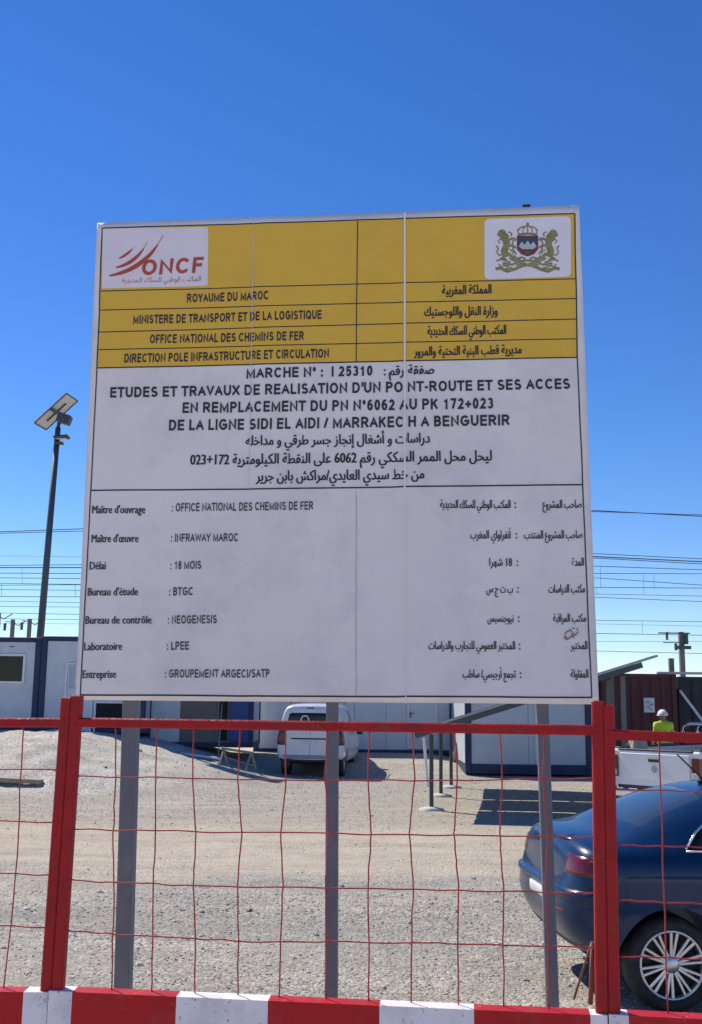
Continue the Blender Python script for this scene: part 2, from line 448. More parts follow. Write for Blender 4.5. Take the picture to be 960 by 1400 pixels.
# plain bold sans serif alphabet: width and stroke centre lines in a unit box; ('a', cx, cy, rx, ry, from, to) is an arc
A_ = lambda *k: ('a',) + k
GL = {
 'A': (.93, [[(0, 0), (.5, 1), (1, 0)], [(.2, .34), (.8, .34)]]), 'B': (.88, [[(0, 0), (0, 1), (.52, 1), A_(.52, .765, .40, .235, 90, -90), (0, .53)], [(0, .53), (.55, .53), A_(.55, .265, .45, .265, 90, -90), (0, 0)]]),
 'C': (1.0, [[A_(.53, .5, .53, .5, 38, 322)]]), 'D': (.97, [[(0, 0), (0, 1), (.45, 1), A_(.45, .5, .55, .5, 90, -90), (0, 0), (0, .1)]]), 'E': (.86, [[(1, 1), (0, 1), (0, 0), (1, 0)], [(0, .52), (.92, .52)]]),
 'F': (.80, [[(1, 1), (0, 1), (0, 0)], [(0, .5), (.85, .5)]]), 'G': (1.07, [[A_(.52, .5, .52, .5, 42, 318), (1, .2), (1, .47), (.58, .47)]]), 'H': (.96, [[(0, 0), (0, 1)], [(1, 0), (1, 1)], [(0, .52), (1, .52)]]),
 'I': (.38, [[(.5, 0), (.5, 1)]]), 'K': (.92, [[(0, 0), (0, 1)], [(.98, 1), (0, .38)], [(.36, .62), (1, 0)]]), 'L': (.78, [[(0, 1), (0, 0), (1, 0)]]), 'M': (1.12, [[(0, 0), (0, 1), (.5, .06), (1, 1), (1, 0)]]),
 'N': (.97, [[(0, 0), (0, 1), (1, 0), (1, 1)]]), 'O': (1.06, [[A_(.5, .5, .5, .5, 0, 360)]]), 'P': (.88, [[(0, 0), (0, 1), (.55, 1), A_(.55, .735, .45, .265, 90, -90), (0, .47)]]),
 'Q': (1.06, [[A_(.5, .5, .5, .5, 0, 360)], [(.62, .26), (1, -.04)]]), 'R': (.96, [[(0, 0), (0, 1), (.52, 1), A_(.52, .74, .44, .26, 90, -90), (0, .48)], [(.5, .48), (1, 0)]]),
 'S': (.90, [[A_(.48, .745, .43, .255, 25, 270), A_(.50, .245, .50, .245, 90, -158)]]), 'T': (.84, [[(0, 1), (1, 1)], [(.5, 1), (.5, 0)]]), 'U': (.96, [[(0, 1), (0, .4), A_(.5, .4, .5, .4, 180, 360), (1, 1)]]),
 'V': (.90, [[(0, 1), (.5, 0), (1, 1)]]), 'W': (1.3, [[(0, 1), (.25, 0), (.5, .94), (.75, 0), (1, 1)]]), 'X': (.90, [[(0, 0), (1, 1)], [(0, 1), (1, 0)]]), 'Y': (.90, [[(0, 1), (.5, .45), (1, 1)], [(.5, .5), (.5, 0)]]),
 '0': (.76, [[A_(.5, .5, .5, .5, 0, 360)]]), '1': (.76, [[(.12, .76), (.6, 1), (.6, 0)]]), '2': (.76, [[A_(.5, .71, .48, .29, 168, -38), (0, 0), (1, 0)]]), '3': (.76, [[A_(.47, .75, .44, .25, 155, -90)], [A_(.47, .255, .53, .255, 90, -155)]]),
 '5': (.76, [[(.94, 1), (.2, 1), (.08, .50), A_(.48, .32, .52, .32, 130, -150)]]), '6': (.76, [[A_(.5, .31, .5, .31, 0, 360)], [A_(.62, .42, .62, .58, 62, 190)]]), '7': (.76, [[(0, 1), (1, 1), (.36, 0)]]), '8': (.76, [[A_(.5, .76, .42, .24, 0, 360)], [A_(.5, .26, .5, .26, 0, 360)]]),
 "'": (.28, [[(.5, 1), (.5, .74)]]), '-': (.48, [[(0, .38), (1, .38)]]), '+': (.78, [[(0, .42), (1, .42)], [(.5, .16), (.5, .68)]]), '/': (.52, [[(0, 0), (1, 1)]]), ':': (.38, [[(.5, 0), (.5, .02)], [(.5, .58), (.5, .60)]]), '°': (.50, [[A_(.5, .82, .42, .15, 0, 360)]]), ' ': (.39, []),
}
def latin2d(s, sw=.17, shear=0):
    VS, FS, x0 = [], [], 0
    for ch in s:
        adv, strokes = GL[ch]; sb = .02 if ch in 'AVTXYW/' else .085
        gw = adv - 2 * sb; h = sw / 2
        M = lambda a, c: Vector((x0 + sb + h + a * max(.001, gw - sw), h + c * (1 - sw)))
        for st_ in strokes:
            pts = []
            for q in st_:
                if q[0] == 'a':
                    _, cx, cy, rx, ry, a0, a1 = q; n = max(6, int(abs(a1 - a0) / 18))
                    for i in range(n + 1):
                        t = R(a0 + (a1 - a0) * i / n); pts.append(M(cx + rx * math.cos(t), cy + ry * math.sin(t)))
                else: pts.append(M(*q))
            pts = [p for i, p in enumerate(pts) if i == 0 or (p - pts[i - 1]).length > 1e-4]
            closed = (pts[0] - pts[-1]).length < 1e-3
            if not closed:                        # square ends reach the box; arc ends are cut straight
                for e, n_, q in ((0, 1, st_[0]), (-1, -2, st_[-1])):
                    if q[0] != 'a':
                        d = (pts[e] - pts[n_]).normalized(); k = h if abs(d.x) < .1 or abs(d.y) < .1 else h * .55
                        pts[e] = pts[e] + d * k
            n0 = len(VS); m = len(pts)
            for i, p in enumerate(pts):
                a = pts[i - 1] if i or closed else p; c = pts[(i + 1) % m] if i < m - 1 or closed else p
                if closed and i == 0: a = pts[-2]
                if closed and i == m - 1: c = pts[1]
                d1 = (p - a).normalized() if (p - a).length > 1e-6 else (c - p).normalized(); d2 = (c - p).normalized() if (c - p).length > 1e-6 else d1
                n1, n2 = Vector((-d1.y, d1.x)), Vector((-d2.y, d2.x)); b_ = n1 + n2
                if b_.length < 1e-3: b_ = n1
                b_.normalize(); k = h / max(.45, b_.dot(n1))
                for sg in (1, -1):
                    q = p + b_ * k * sg; q.y = max(0, min(1, q.y)) if ch not in 'Q' else q.y
                    VS.append(((q.x + shear * q.y) * .72, q.y * .72))
            FS += [(n0 + 2 * i, n0 + 2 * i + 1, n0 + 2 * i + 3, n0 + 2 * i + 2) for i in range(m - 1)]
        x0 += adv
    return VS, FS

AR = {}
def _ar():
    four = 'ب:8F ت:95 ث:99 ج:9D ح:A1 خ:A5 س:B1 ش:B5 ص:B9 ض:BD ط:C1 ظ:C5 ع:C9 غ:CD ف:D1 ق:D5 ك:D9 ل:DD م:E1 ن:E5 ه:E9 ي:F1'
    two = 'ا:8D أ:83 إ:87 ة:93 د:A9 ذ:AB ر:AD ز:AF و:ED ى:EF'
    for it in four.split():
        c, h = it.split(':'); b = 0xFE00 + int(h, 16); AR[c] = (b, b + 1, b + 2, b + 3)
    for it in two.split():
        c, h = it.split(':'); b = 0xFE00 + int(h, 16); AR[c] = (b, b + 1)
_ar()
def shape(s):                                      # joined letter forms in left-to-right drawing order
    import re
    out = []; i = 0; prev = False
    while i < len(s):
        c = s[i]
        if c in AR:
            if c == 'ل' and i + 1 < len(s) and s[i + 1] in 'اأإ':
                b = {'ا': 0xFEFB, 'أ': 0xFEF7, 'إ': 0xFEF9}[s[i + 1]]
                out.append(chr(b + (1 if prev else 0))); prev = False; i += 2; continue
            f = AR[c]; nxt = len(f) == 4 and i + 1 < len(s) and s[i + 1] in AR
            out.append(chr(f[3 if (prev and nxt) else 2 if nxt else 1 if prev else 0])); prev = nxt
        else:
            out.append(c); prev = False
        i += 1
    r = ''.join(out[::-1])
    return re.sub(r'[0-9]+', lambda m: m.group(0)[::-1], r)

def text2d(s, bold=0, shear=0):
    c = bpy.data.curves.new('t', 'FONT'); c.body = s; c.resolution_u = 2; c.offset = bold; c.shear = shear
    o = bpy.data.objects.new('t', c); COL.objects.link(o)
    dg = bpy.context.evaluated_depsgraph_get(); dg.update()
    me = bpy.data.meshes.new_from_object(o.evaluated_get(dg))
    vs = [(v.co.x, v.co.y) for v in me.vertices]; fs = [tuple(p.vertices) for p in me.polygons]
    bpy.data.objects.remove(o); bpy.data.curves.remove(c); bpy.data.meshes.remove(me)
    return vs, fs
def line(s, x0, y0, x1, y1, cap, bold=0, shear=0, arabic=False):   # text fitted between two measured baseline points
    vs, fs = text2d(shape(s), bold, shear) if arabic else latin2d(s, bold, shear) if bold else text2d(s)
    lo = min(v[0] for v in vs); hi = max(v[0] for v in vs)
    (ax, az), (bx, bz) = buv(x0, y0), buv(x1, y1); ch = az - buv(x0, y0 + cap)[1]
    d = Vector((bx - ax, bz - az)); nn = Vector((-d.y, d.x)).normalized()
    out = []
    for x, y in vs:
        t = (x - lo) / (hi - lo); q = Vector((ax, az)) + d * t + nn * (y / .72 * ch)
        out.append((q.x, q.y))
    if arabic and cap > 8:                         # heavier joined letters: a second impression slightly to the right
        n_ = len(out); dx = ch * .055
        fs = list(fs) + [tuple(n_ + k for k in f) for f in fs]; out = out + [(a + dx, c) for a, c in out]
    return out, fs

bd = .205
head = [line('ROYAUME DU MAROC', 255.5, 413.5, 367, 410.5, 12.2, bd), line('MINISTERE DE TRANSPORT ET DE LA LOGISTIQUE', 182, 443, 440, 437, 12.2, bd),
        line('OFFICE NATIONAL DES CHEMINS DE FER', 205, 469.5, 415.5, 466, 12.2, bd), line('DIRECTION POLE INFRASTRUCTURE ET CIRCULATION', 170.5, 496, 449.5, 490, 12.4, bd)]
ab = .010
for s, x0, x1, y0, y1 in (('المملكة المغربية', 603.5, 670.5, 404, 402), ('وزارة النقل واللوجستيك', 579, 679, 433, 431.5),
                          ('المكتب الوطني للسكك الحديدية', 583.5, 691, 459.5, 457.5), ('مديرية قطب البنية التحتية والمرور', 565, 712, 487.5, 484.5)):
    head.append(line(s, x0, y0, x1, y1, 12.5, ab, 0, True))
for ln_ in head: flat('lettering', [ln_], M_INK, 3, parent=panel)
b2 = .21
title = [line('MARCHE N° :  I 25310', 337, 518, 509.5, 514.5, 14, b2), line('صفقة رقم :', 525, 514, 592.5, 512, 13, ab, 0, True),
         line("ETUDES ET TRAVAUX DE REALISATION D'UN PO", 151, 544, 551, 537, 14.5, b2), line('NT-ROUTE ET SES ACCES', 557, 537, 778.5, 533, 14.5, b2),
         line('EN REMPLACEMENT DU PN N°6062 AU PK 172+023', 249.5, 565, 673.5, 560, 14.8, b2),
         line('DE LA LIGNE SIDI EL AIDI / MARRAKEC', 231, 589, 551, 585, 15, b2), line('H A BENGUERIR', 557.5, 585, 696, 583, 15, b2),
         line('دراسات و أشغال إنجاز جسر طرقي و مداخله', 336, 609, 586.5, 606.5, 13.5, .008, 0, True),
         line('ليحل محل الممر السككي رقم 6062 على النقطة الكيلومترية 172+023', 260, 635.5, 671, 631, 14, .008, 0, True),
         line('من خط سيدي العايدي/مراكش بابن جرير', 350, 658, 578.5, 655.5, 14, .008, 0, True)]
for ln_ in title: flat('lettering', [ln_], M_INK, 3, parent=panel)
rows = []
for s, x0, x1, y, v, vx0, vx1, vy in (("Maître d'ouvrage", 126, 198, 702.5, ': OFFICE NATIONAL DES CHEMINS DE FER', 235, 428, 699.5), ("Maître d'œuvre", 125, 188.5, 742, ': INFRAWAY MAROC', 234, 325.5, 741),
        ('Délai', 122.5, 144, 779, ': 18 MOIS', 233, 275, 778.5), ("Bureau d'étude", 120, 188.5, 814.5, ': BTGC', 231.5, 263.5, 814.5), ('Bureau de contrôle', 117, 207, 853, ': NEOGENESIS', 230, 296.5, 853),
        ('Laboratoire', 115, 166.5, 889, ': LPEE', 228.5, 258.5, 889), ('Entreprise', 113, 158.5, 927, ': GROUPEMENT ARGECI/SATP', 226, 368.5, 927)):
    rows.append(line(s, x0, y, x1, y - .3, 11.2)); rows.append(line(v, vx0, vy, vx1, vy - (2 if vx1 > 400 else .5), 11.5, .18))
for s, x0, x1, y, v, vx0, vx1 in (('صاحب المشروع', 741, 794, 696, 'المكتب الوطني للسكك الحديدية ', 600.7, 697), ('صاحب المشروع المنتدب', 715.5, 795, 737.5, 'أنفراواي المغرب', 642, 697),
        ('المدة', 781, 797, 775, '18 شهرا', 667.5, 698.5), ('مكتب الدراسات', 749, 798.5, 811.5, 'ب ت ج س', 664, 700), ('مكتب المراقبة', 755.5, 800, 851.5, 'نيوجنسيس', 665.5, 701),
        ('المختبر', 779, 802, 889, 'المختبر العمومي للتجارب والدراسات', 585, 703), ('المقاولة', 779, 803, 928, 'تجمع أرجيسي/ ساطب', 632, 704)):
    rows.append(line(s, x0, y, x1, y, 11.5, .002, 0, True)); rows.append(line(v.strip(), vx0, y, vx1, y, 11.5, .003, 0, True)); cx_ = 703 + (y - 696) * .03; rows.append(line(':', cx_, y, cx_ + 1.9, y, 11.5, .18))
for i_, ln_ in enumerate(rows):
    if i_ < 14 and i_ % 2 == 0:                    # the labels at the left are printed heavier than the plain face
        vs_, fs_ = ln_; n_ = len(vs_)
        vs2 = [(a + .0035, c) for a, c in vs_]
        ln_ = (vs_ + vs2, fs_ + [tuple(n_ + k for k in f) for f in fs_])
    flat('lettering', [ln_], mat('grey_black_ink', (.05, .05, .056), .6, var=.25, scale=20), 3, parent=panel)

# railway logo
logo = flat('railway_logo', [quad([(140.8, 313), (285, 310.5), (284, 390.5), (140, 394.5)], 10)], mat('logo_white', (.84, .76, .77), .5, var=.04), 2)
def swoosh(pts, wid):
    q = [Vector(buv(120 + a / 2.667, 270 + c / 2.667)) for a, c in pts]; fine = []
    for i in range(25):                            # quadratic through three points
        t = i / 24; fine.append(q[0] * (1 - t) * (1 - t) + (2 * q[1] - .5 * q[0] - .5 * q[2]) * 2 * t * (1 - t) * 1 + q[2] * t * t)
    vs = []
    for i, p in enumerate(fine):
        t = (fine[min(i + 1, 24)] - fine[max(i - 1, 0)]).normalized(); nn = Vector((-t.y, t.x)) * wid * (.15 + .85 * math.sin(math.pi * min(1, (i + 1) / 22)) ** .7) / 2
        vs += [tuple(p + nn), tuple(p - nn)]
    return vs, [(2 * i, 2 * i + 1, 2 * i + 3, 2 * i + 2) for i in range(24)]
flat('logo_lettering', [line('ONCF', 194.5, 377, 279, 372.5, 21.5, .21, .10), line('المكتب الوطني للسكك الحديدية', 167, 387, 275, 384, 7, 0, 0, True),
     swoosh([(115, 223), (145, 206), (172, 180)], .018), swoosh([(104, 256), (170, 226), (218, 165)], .024), swoosh([(80, 286), (196, 238), (276, 138)], .030)], M_INKRED, 3, parent=logo)

# coat of arms on its white card
def ec(x, y): return buv(460 + x / 2.667, 270 + y / 2.667)
def shp(pts): 
    v = [ec(*p) for p in pts]; return v, [tuple(range(len(v)))]
def disc(x, y, r, n=14, ry=None):
    return shp([(x + r * math.cos(2 * math.pi * i / n), y + (ry or r) * math.sin(2 * math.pi * i / n)) for i in range(n)])
def ribbon(pts, wd):
    vs = []; 
    for i, p in enumerate(pts):
        a = Vector(pts[max(i - 1, 0)]); c = Vector(pts[min(i + 1, len(pts) - 1)]); t = (c - a).normalized(); nn = Vector((-t.y, t.x)) * wd / 2
        vs += [ec(p[0] + nn.x, p[1] + nn.y), ec(p[0] - nn.x, p[1] - nn.y)]
    return vs, [(2 * i, 2 * i + 1, 2 * i + 3, 2 * i + 2) for i in range(len(pts) - 1)]
rc = []
x0, y0, x1, y1, rr = 537, 77, 853, 296, 18
for cx, cy, a0 in ((x1 - rr, y0 + rr - 6, -90), (x1 - rr, y1 - rr - 5, 0), (x0 + rr, y1 - rr + 5, 90), (x0 + rr, y0 + rr + 4, 180)):
    for k in range(6): rc.append((cx + rr * math.cos(R(a0 + k * 18)), cy + rr * math.sin(R(a0 + k * 18))))
rings_v, rings_f = [ec(695, 186)], []
for j in range(1, 9): rings_v += [ec(695 + (a - 695) * j / 8, 186 + (c - 186) * j / 8) for a, c in rc]
nr = len(rc)
for k in range(nr):
    rings_f.append((0, 1 + k, 1 + (k + 1) % nr))
    for j in range(7): rings_f.append((1 + j * nr + k, 1 + (j + 1) * nr + k, 1 + (j + 1) * nr + (k + 1) % nr, 1 + j * nr + (k + 1) % nr))
emb = flat('coat_of_arms', [(rings_v, rings_f)], mat('emblem_white', (.86, .80, .82), .5, var=.03), 2)
gold = []
for s in (1, -1):                                  # supporting lions
    X = lambda a: 697 + s * (a - 697)
    gold += [ribbon([(X(618), 218), (X(612), 196), (X(622), 172), (X(616), 150), (X(606), 136)], 26), disc(X(604), 132, 15), disc(X(613), 146, 17), disc(X(594), 136, 8),
             ribbon([(X(622), 160), (X(640), 150), (X(656), 156)], 9), ribbon([(X(622), 178), (X(642), 176), (X(655), 184)], 8), ribbon([(X(614), 205), (X(632), 206), (X(640), 220), (X(655), 222)], 10),
             ribbon([(X(610), 205), (X(594), 212), (X(584), 200), (X(590), 186), (X(582), 176)], 6), ribbon([(X(584), 232), (X(604), 226), (X(634), 238), (X(626), 252), (X(606), 248)], 7),
             ribbon([(X(580), 262), (X(596), 258), (X(622), 270), (X(650), 262), (X(676), 250), (X(697), 246)], 12), ribbon([(X(606), 240), (X(640), 246), (X(668), 234), (X(697), 230)], 8),
             ribbon([(X(646), 212), (X(660), 224), (X(676), 218), (X(690), 226)], 7), ribbon([(X(664), 132), (X(662), 120), (X(672), 110), (X(697), 104)], 5), ribbon([(X(680), 132), (X(680), 118), (X(690), 106)], 4)]
for s in (1, -1):
    X = lambda a: 697 + s * (a - 697)
    gold += [ribbon([(X(650), 146), (X(642), 166), (X(644), 190), (X(656), 208)], 6), ribbon([(X(632), 190), (X(646), 200), (X(640), 212), (X(628), 208)], 5), ribbon([(X(628), 126), (X(640), 132), (X(636), 142)], 6),
             ribbon([(X(600), 152), (X(590), 158), (X(596), 168)], 5), ribbon([(X(630), 222), (X(650), 232), (X(672), 224)], 7), ribbon([(X(592), 244), (X(612), 262), (X(640), 256)], 6), ribbon([(X(655), 248), (X(676), 240), (X(692), 242)], 6),
             disc(X(663), 118, 4, 8), disc(X(680), 108, 4, 8), ribbon([(X(620), 228), (X(608), 220), (X(596), 224)], 7)]
gold += [ribbon([(662, 136), (697, 132), (732, 136)], 9), disc(697, 98, 6), ribbon([(697, 104), (697, 132)], 5)]
flat('gold_figures', gold, mat('emblem_gold', (.30, .26, .105), .5, var=.25, scale=40), 3, jitter=False, parent=emb)
flat('shield', [shp([(658, 140), (736, 140), (736, 190), (720, 208), (697, 216), (674, 208), (658, 190)])], mat('emblem_red', (.22, .045, .04), .5), 4, jitter=False, parent=emb)
flat('shield_sky', [shp([(664, 146), (730, 146), (730, 178), (664, 178)])], mat('emblem_blue', (.045, .075, .13), .5), 5, jitter=False, parent=emb)
flat('shield_peaks', [shp([(664, 180), (676, 162), (686, 174), (697, 158), (708, 174), (718, 162), (730, 180), (716, 190), (678, 190)])], mat('emblem_pale', (.50, .53, .50), .5), 6, jitter=False, parent=emb)
flat('shield_star', [shp([(697 + (13 if k % 2 == 0 else 5) * math.sin(k * math.pi / 5), 202 - (11 if k % 2 == 0 else 4.5) * math.cos(k * math.pi / 5)) for k in range(10)])], mat('emblem_green', (.06, .20, .08), .5), 6, jitter=False, parent=emb)
# brown smear near the lower right
sm = []
for i in range(26):
    a = random.random() * 6.3; r = random.random() ** .7
    sm.append(disc(825 - 0 + 0, 0, 1) if False else (lambda cx, cy, q: ([buv(cx + q * math.cos(k * .9), cy + q * .7 * math.sin(k * .9)) for k in range(7)], [tuple(range(7))]))(779 + 10 * r * math.cos(a) + 3, 866 + 8 * r * math.sin(a) - 4 * r * math.cos(a), random.uniform(.5, 1.7)))
for a in ([(771, 873), (773, 865), (780, 861), (784, 866), (778, 873), (771, 873)], [(781, 871), (789, 866), (788, 858)]):
    sm.append((lambda q: ([p for i, c in enumerate(q) for p in (buv(c[0], c[1] - .9), buv(c[0] + .6, c[1] + .9))], [(2 * i, 2 * i + 1, 2 * i + 3, 2 * i + 2) for i in range(len(q) - 1)]))(a))
flat('brown_smear', sm, mat('smear_brown', (.27, .20, .14), .8), 4, jitter=False)
# posts, rails behind the panel
def post_px(bm, top, bot, wpx):
    (x0, z0), (x1, z1) = buv(*top), buv(*bot)
    dirn = Vector((x1 - x0, 0, z1 - z0)); k = (-.05 - z0) / dirn.z
    wd = abs(buv(bot[0] + wpx, bot[1])[0] - x1)
    a = Vector((x0, T + wd / 2 + .003, z0)) - dirn.normalized() * 2.4; c = Vector((x0, T + wd / 2 + .003, z0)) + dirn * k
    bar(bm, a, c, wd, wd, .006, up=Vector((0, 1, 0)))
for t, b_, wpx in (((174, 985), (163, 1350), 21), ((453, 965), (451.5, 1360), 17), ((743, 970), (757, 1375), 17.5)):
    bm = B(); post_px(bm, t, b_, wpx); mk('post', bm, M_POST, board)
for v in (.06, .5, .94):
    bm = B(); a, c = board_pt(.03, v), board_pt(.97, v)
    bar(bm, (a[0], T + .115, a[1]), (c[0], T + .115, c[1]), .04, .04); mk('back_rail', bm, M_POST, board)
bm = B(); q = buv(720, 281); box(bm, (q[0], .02, q[1] + .006), (.05, .03, .012), .003); mk('clip', bm, M_PLASTIC, board)

# ------------------------------------------------------------------ red mesh barrier fence
FY = lambda px: 3.9 - (px - 99) / (830 - 99) * .20
def fence_panel(label, xl, xr, topl, topr, rail, vert, horiz, plate_top, stripes, brace=False):
    """xl/xr: ((x,y) top, (x,y) low) measured centre lines of the two posts"""
    pt = lambda x, y, dy=0: P(x, y, FY(x) + dy)
    a, c = pt(*xl[0]), pt(*xr[0])
    org = Vector(((a.x + c.x) / 2, (a.y + c.y) / 2, 0))
    rz = math.atan2(c.y - a.y, c.x - a.x)
    th = thing('barrier_panel', label, 'fence panel', org, rz, 'red mesh barrier panels along the road')
    inv = (Matrix.Translation(org) @ Matrix.Rotation(rz, 4, 'Z')).inverted()
    ln = lambda x, y, dy=0: inv @ pt(x, y, dy)
    for (t, b_) in (xl, xr):
        p0, p1 = ln(*t), ln(*b_); p0.y = p1.y = 0
        d = (p1 - p0); p2 = p0 + d * ((.02 - p0.z) / d.z)
        bm = B(); bar(bm, p0, p2, .040, .036, .005, up=Vector((0, 1, 0))); mk('post', bm, M_RED, th)
        bm = B(); box(bm, (p2.x, 0, .03), (.30, .55, .12), .02); o = mk('foot', bm, M_CONC, th)
    p0, p1 = ln(*rail[0]), ln(*rail[1]); p0.y = p1.y = -.002
    bm = B(); bar(bm, p0, p1, .036, .034, .005, up=Vector((0, 0, 1))); mk('top_rail', bm, M_RED, th)
    bm = B()
    zr = (p0.z + p1.z) / 2
    for seq in vert:
        pts = []
        for k in range(len(seq) - 1):
            for s in range(6):
                t = s / 6; x = seq[k][0] * (1 - t) + seq[k + 1][0] * t; y = seq[k][1] * (1 - t) + seq[k + 1][1] * t
                q = ln(x, y); q.y = .012 + .006 * noise.noise((x * .05, y * .02, 0)); q.x += .004 * noise.noise((x, y * .018, 3)); pts.append(q)
        q = ln(*seq[-1]); q.y = .012; pts.append(q)
        tube(bm, pts, .0026, 6)
    for seq in horiz:
        pts = []
        n = 26
        for k in range(len(seq) - 1):
            for s in range(n):
                t = s / n; x = seq[k][0] * (1 - t) + seq[k + 1][0] * t; y = seq[k][1] * (1 - t) + seq[k + 1][1] * t
                q = ln(x, y); q.y = .006 + .006 * noise.noise((x * .03, y, 1)); q.z += .005 * noise.noise((x * .016, y, 5)); pts.append(q)
        q = ln(*seq[-1]); q.y = .006; pts.append(q)
        tube(bm, pts, .0026, 6)
    mk('wire_mesh', bm, M_WIRERED, th)
    # striped kick plate with a folded top lip
    for j, (x0, x1, white) in enumerate(stripes):
        y0 = plate_top[0][1] + (plate_top[1][1] - plate_top[0][1]) * (x0 - plate_top[0][0]) / (plate_top[1][0] - plate_top[0][0])
        y1 = plate_top[0][1] + (plate_top[1][1] - plate_top[0][1]) * (x1 - plate_top[0][0]) / (plate_top[1][0] - plate_top[0][0])
        q0, q1 = ln(x0, y0), ln(x1, y1); bm = B()
        y = -.030
        prism(bm, [(q0.x, y, q0.z), (q1.x, y, q1.z), (q1.x, y, q1.z - .52), (q0.x, y, q0.z - .52)], (0, .003, 0))
        prism(bm, [(q0.x, y + .0032, q0.z), (q1.x, y + .0032, q1.z), (q1.x, y + .055, q1.z + .004), (q0.x, y + .055, q0.z + .004)], (0, 0, -.003))
        mk('stripe_plate', bm, M_WHITEPLATE if white else M_REDPLATE, th)
    if brace:
        bm = B()
        a, c = ln(811, 1290), ln(789, 1378); a.y = .03; c.y = .10; tube(bm, [a, c], .004, 6)
        a, c = ln(812, 1291), ln(810, 1379); a.y = .03; c.y = .05; tube(bm, [a, c], .008, 6)
        mk('brace', bm, mat('rusty_rod', (.20, .06, .04), .7), th)
    return th
vx = [(157, 152), (214, 206.5), (264, 266), (328, 325), (390, 381), (447, 446), (505, 504), (564, 562), (622, 627), (684, 689), (744, 751)]
vert = []
for a, b_ in vx:
    j = random.uniform(-3.5, 3.5); y1 = 1352 + (b_ - 100) * .044
    vert.append([(a, 990 + (a - 110) * .016), (a + (b_ - a) * .2 + j, 1065), (a + (b_ - a) * .4 - j * 1.2, 1140), (a + (b_ - a) * .62 + j * .7, 1212), (a + (b_ - a) * .8, 1285), (b_, y1)])
hz = [[(106, 1061.5), (300, 1065), (560, 1068), (815, 1064)], [(102, 1134), (330, 1138), (600, 1142), (818, 1145)], [(96, 1204), (330, 1213), (600, 1217), (820, 1222)], [(92, 1273), (330, 1287), (600, 1290), (822, 1297)]]
fence_panel('full red mesh barrier panel in front of the notice board, between two double posts', ((106, 950), (80.5, 1352)), ((817, 958), (823, 1380)), 0, 0,
            ((106, 987.5), (817, 998.5)), vert, hz, ((72, 1351), (826, 1385)),
            [(72, 104, 1), (104, 245, 0), (245, 369, 1), (369, 520, 0), (520, 648, 1), (648, 806, 0), (806, 829, 1)], brace=True)
vl = [[(a, 988), (a - 7, 1170), (a - 26 - (30 - a) * .02, 1354)] for a in (30, -28, -86, -144)]
fence_panel('cropped red mesh barrier panel at the left, before the blue-framed window cabin', ((-640, 945), (-705, 1350)), ((92.5, 953), (65.5, 1352)), 0, 0,
            ((-640, 985), (93, 988)), vl, [[(-650, 1046), (88, 1053)], [(-660, 1112), (84, 1124)], [(-670, 1182), (78, 1196)], [(-680, 1250), (72, 1268)]], ((-700, 1340), (71, 1353)),
            [(-400, -250, 0), (-250, -120, 1), (-120, 38, 0), (38, 71, 1)])
vr = [[(a, 1006 + (a - 900) * .03), (a + 5, 1180), (a + 13, 1396 + (a - 900) * .05)] for a in (902, 965, 1028)]
fence_panel('cropped red mesh barrier panel at the right, crossing the blue car wheel', ((831, 963), (839.5, 1385)), ((1590, 995), (1640, 1430)), 0, 0,
            ((831, 1004), (1590, 1034)), vr, [[(834, 1079), (960, 1083), (1590, 1105)], [(836, 1155), (960, 1159), (1600, 1186)], [(838, 1231), (960, 1236), (1610, 1267)], [(839, 1308), (960, 1312), (1620, 1350)]], ((831, 1384), (1600, 1422)),
            [(831, 858, 1), (858, 1000, 0), (1000, 1130, 1), (1130, 1280, 0)])

# ------------------------------------------------------------------ site cabins
def cabin(name, label, xl, xr, Y, ytop, zb, depth, panels, parts, group='blue-framed site cabins', rz=0, wallm=None, bh=.13, skip=()):
    """front facade from pixel xl to xr at depth Y, standing on zb"""
    a = P(xl, 955, Y); c = P(xr, 955, Y); zt = P(xl, ytop, Y).z
    W = c.x - a.x; H = zt - zb
    th = thing(name, label, 'site cabin', (a.x, Y, zb), rz, group)
    fx = lambda px: P(px, 955, Y).x - a.x
    fz = lambda px, py: P(px, py, Y).z - zb
    pw = .16
    bm = B()                                       # walls as sandwich panels with joints
    n = max(1, round(W / 1.0)) if panels is None else panels
    edges = [pw + (W - 2 * pw) * i / n for i in range(n + 1)]
    for i in range(n):
        if i in skip: continue
        box(bm, ((edges[i] + edges[i + 1]) / 2, .07, H / 2), (edges[i + 1] - edges[i] - .008, .06, H - 2 * bh), .004)
    box(bm, (W / 2, depth - .07, H / 2), (W - 2 * pw, .06, H - 2 * bh)); 
    for s in (.06, W - .06): box(bm, (s, depth / 2, H / 2), (.06, depth - 2 * pw, H - 2 * bh))
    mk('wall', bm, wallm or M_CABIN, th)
    for s in (pw / 2, W - pw / 2):
        for d in (pw / 2, depth - pw / 2):
            bm = B(); box(bm, (s, d, H / 2), (pw, pw, H - .004), .012); mk('corner_post', bm, M_BLUE, th)
    for z in (bh / 2, H - bh / 2):
        for d in (pw / 2, depth - pw / 2): bm = B(); box(bm, (W / 2, d, z), (W - 2 * pw, pw - .012, bh), .008); mk('frame_rail', bm, M_BLUE, th)
        for s in (pw / 2, W - pw / 2): bm = B(); box(bm, (s, depth / 2, z), (pw - .012, depth - 2 * pw, bh), .008); mk('frame_rail', bm, M_BLUE, th)
    bm = B(); box(bm, (W / 2, depth / 2, H - bh - .03), (W - .2, depth - .2, .04)); mk('roof', bm, M_STEEL, th)
    bm = B(); box(bm, (W / 2, depth / 2, bh + .03), (W - .2, depth - .2, .05)); mk('floor', bm, M_STEEL, th)
    parts(th, fx, fz, W, H)
    return th
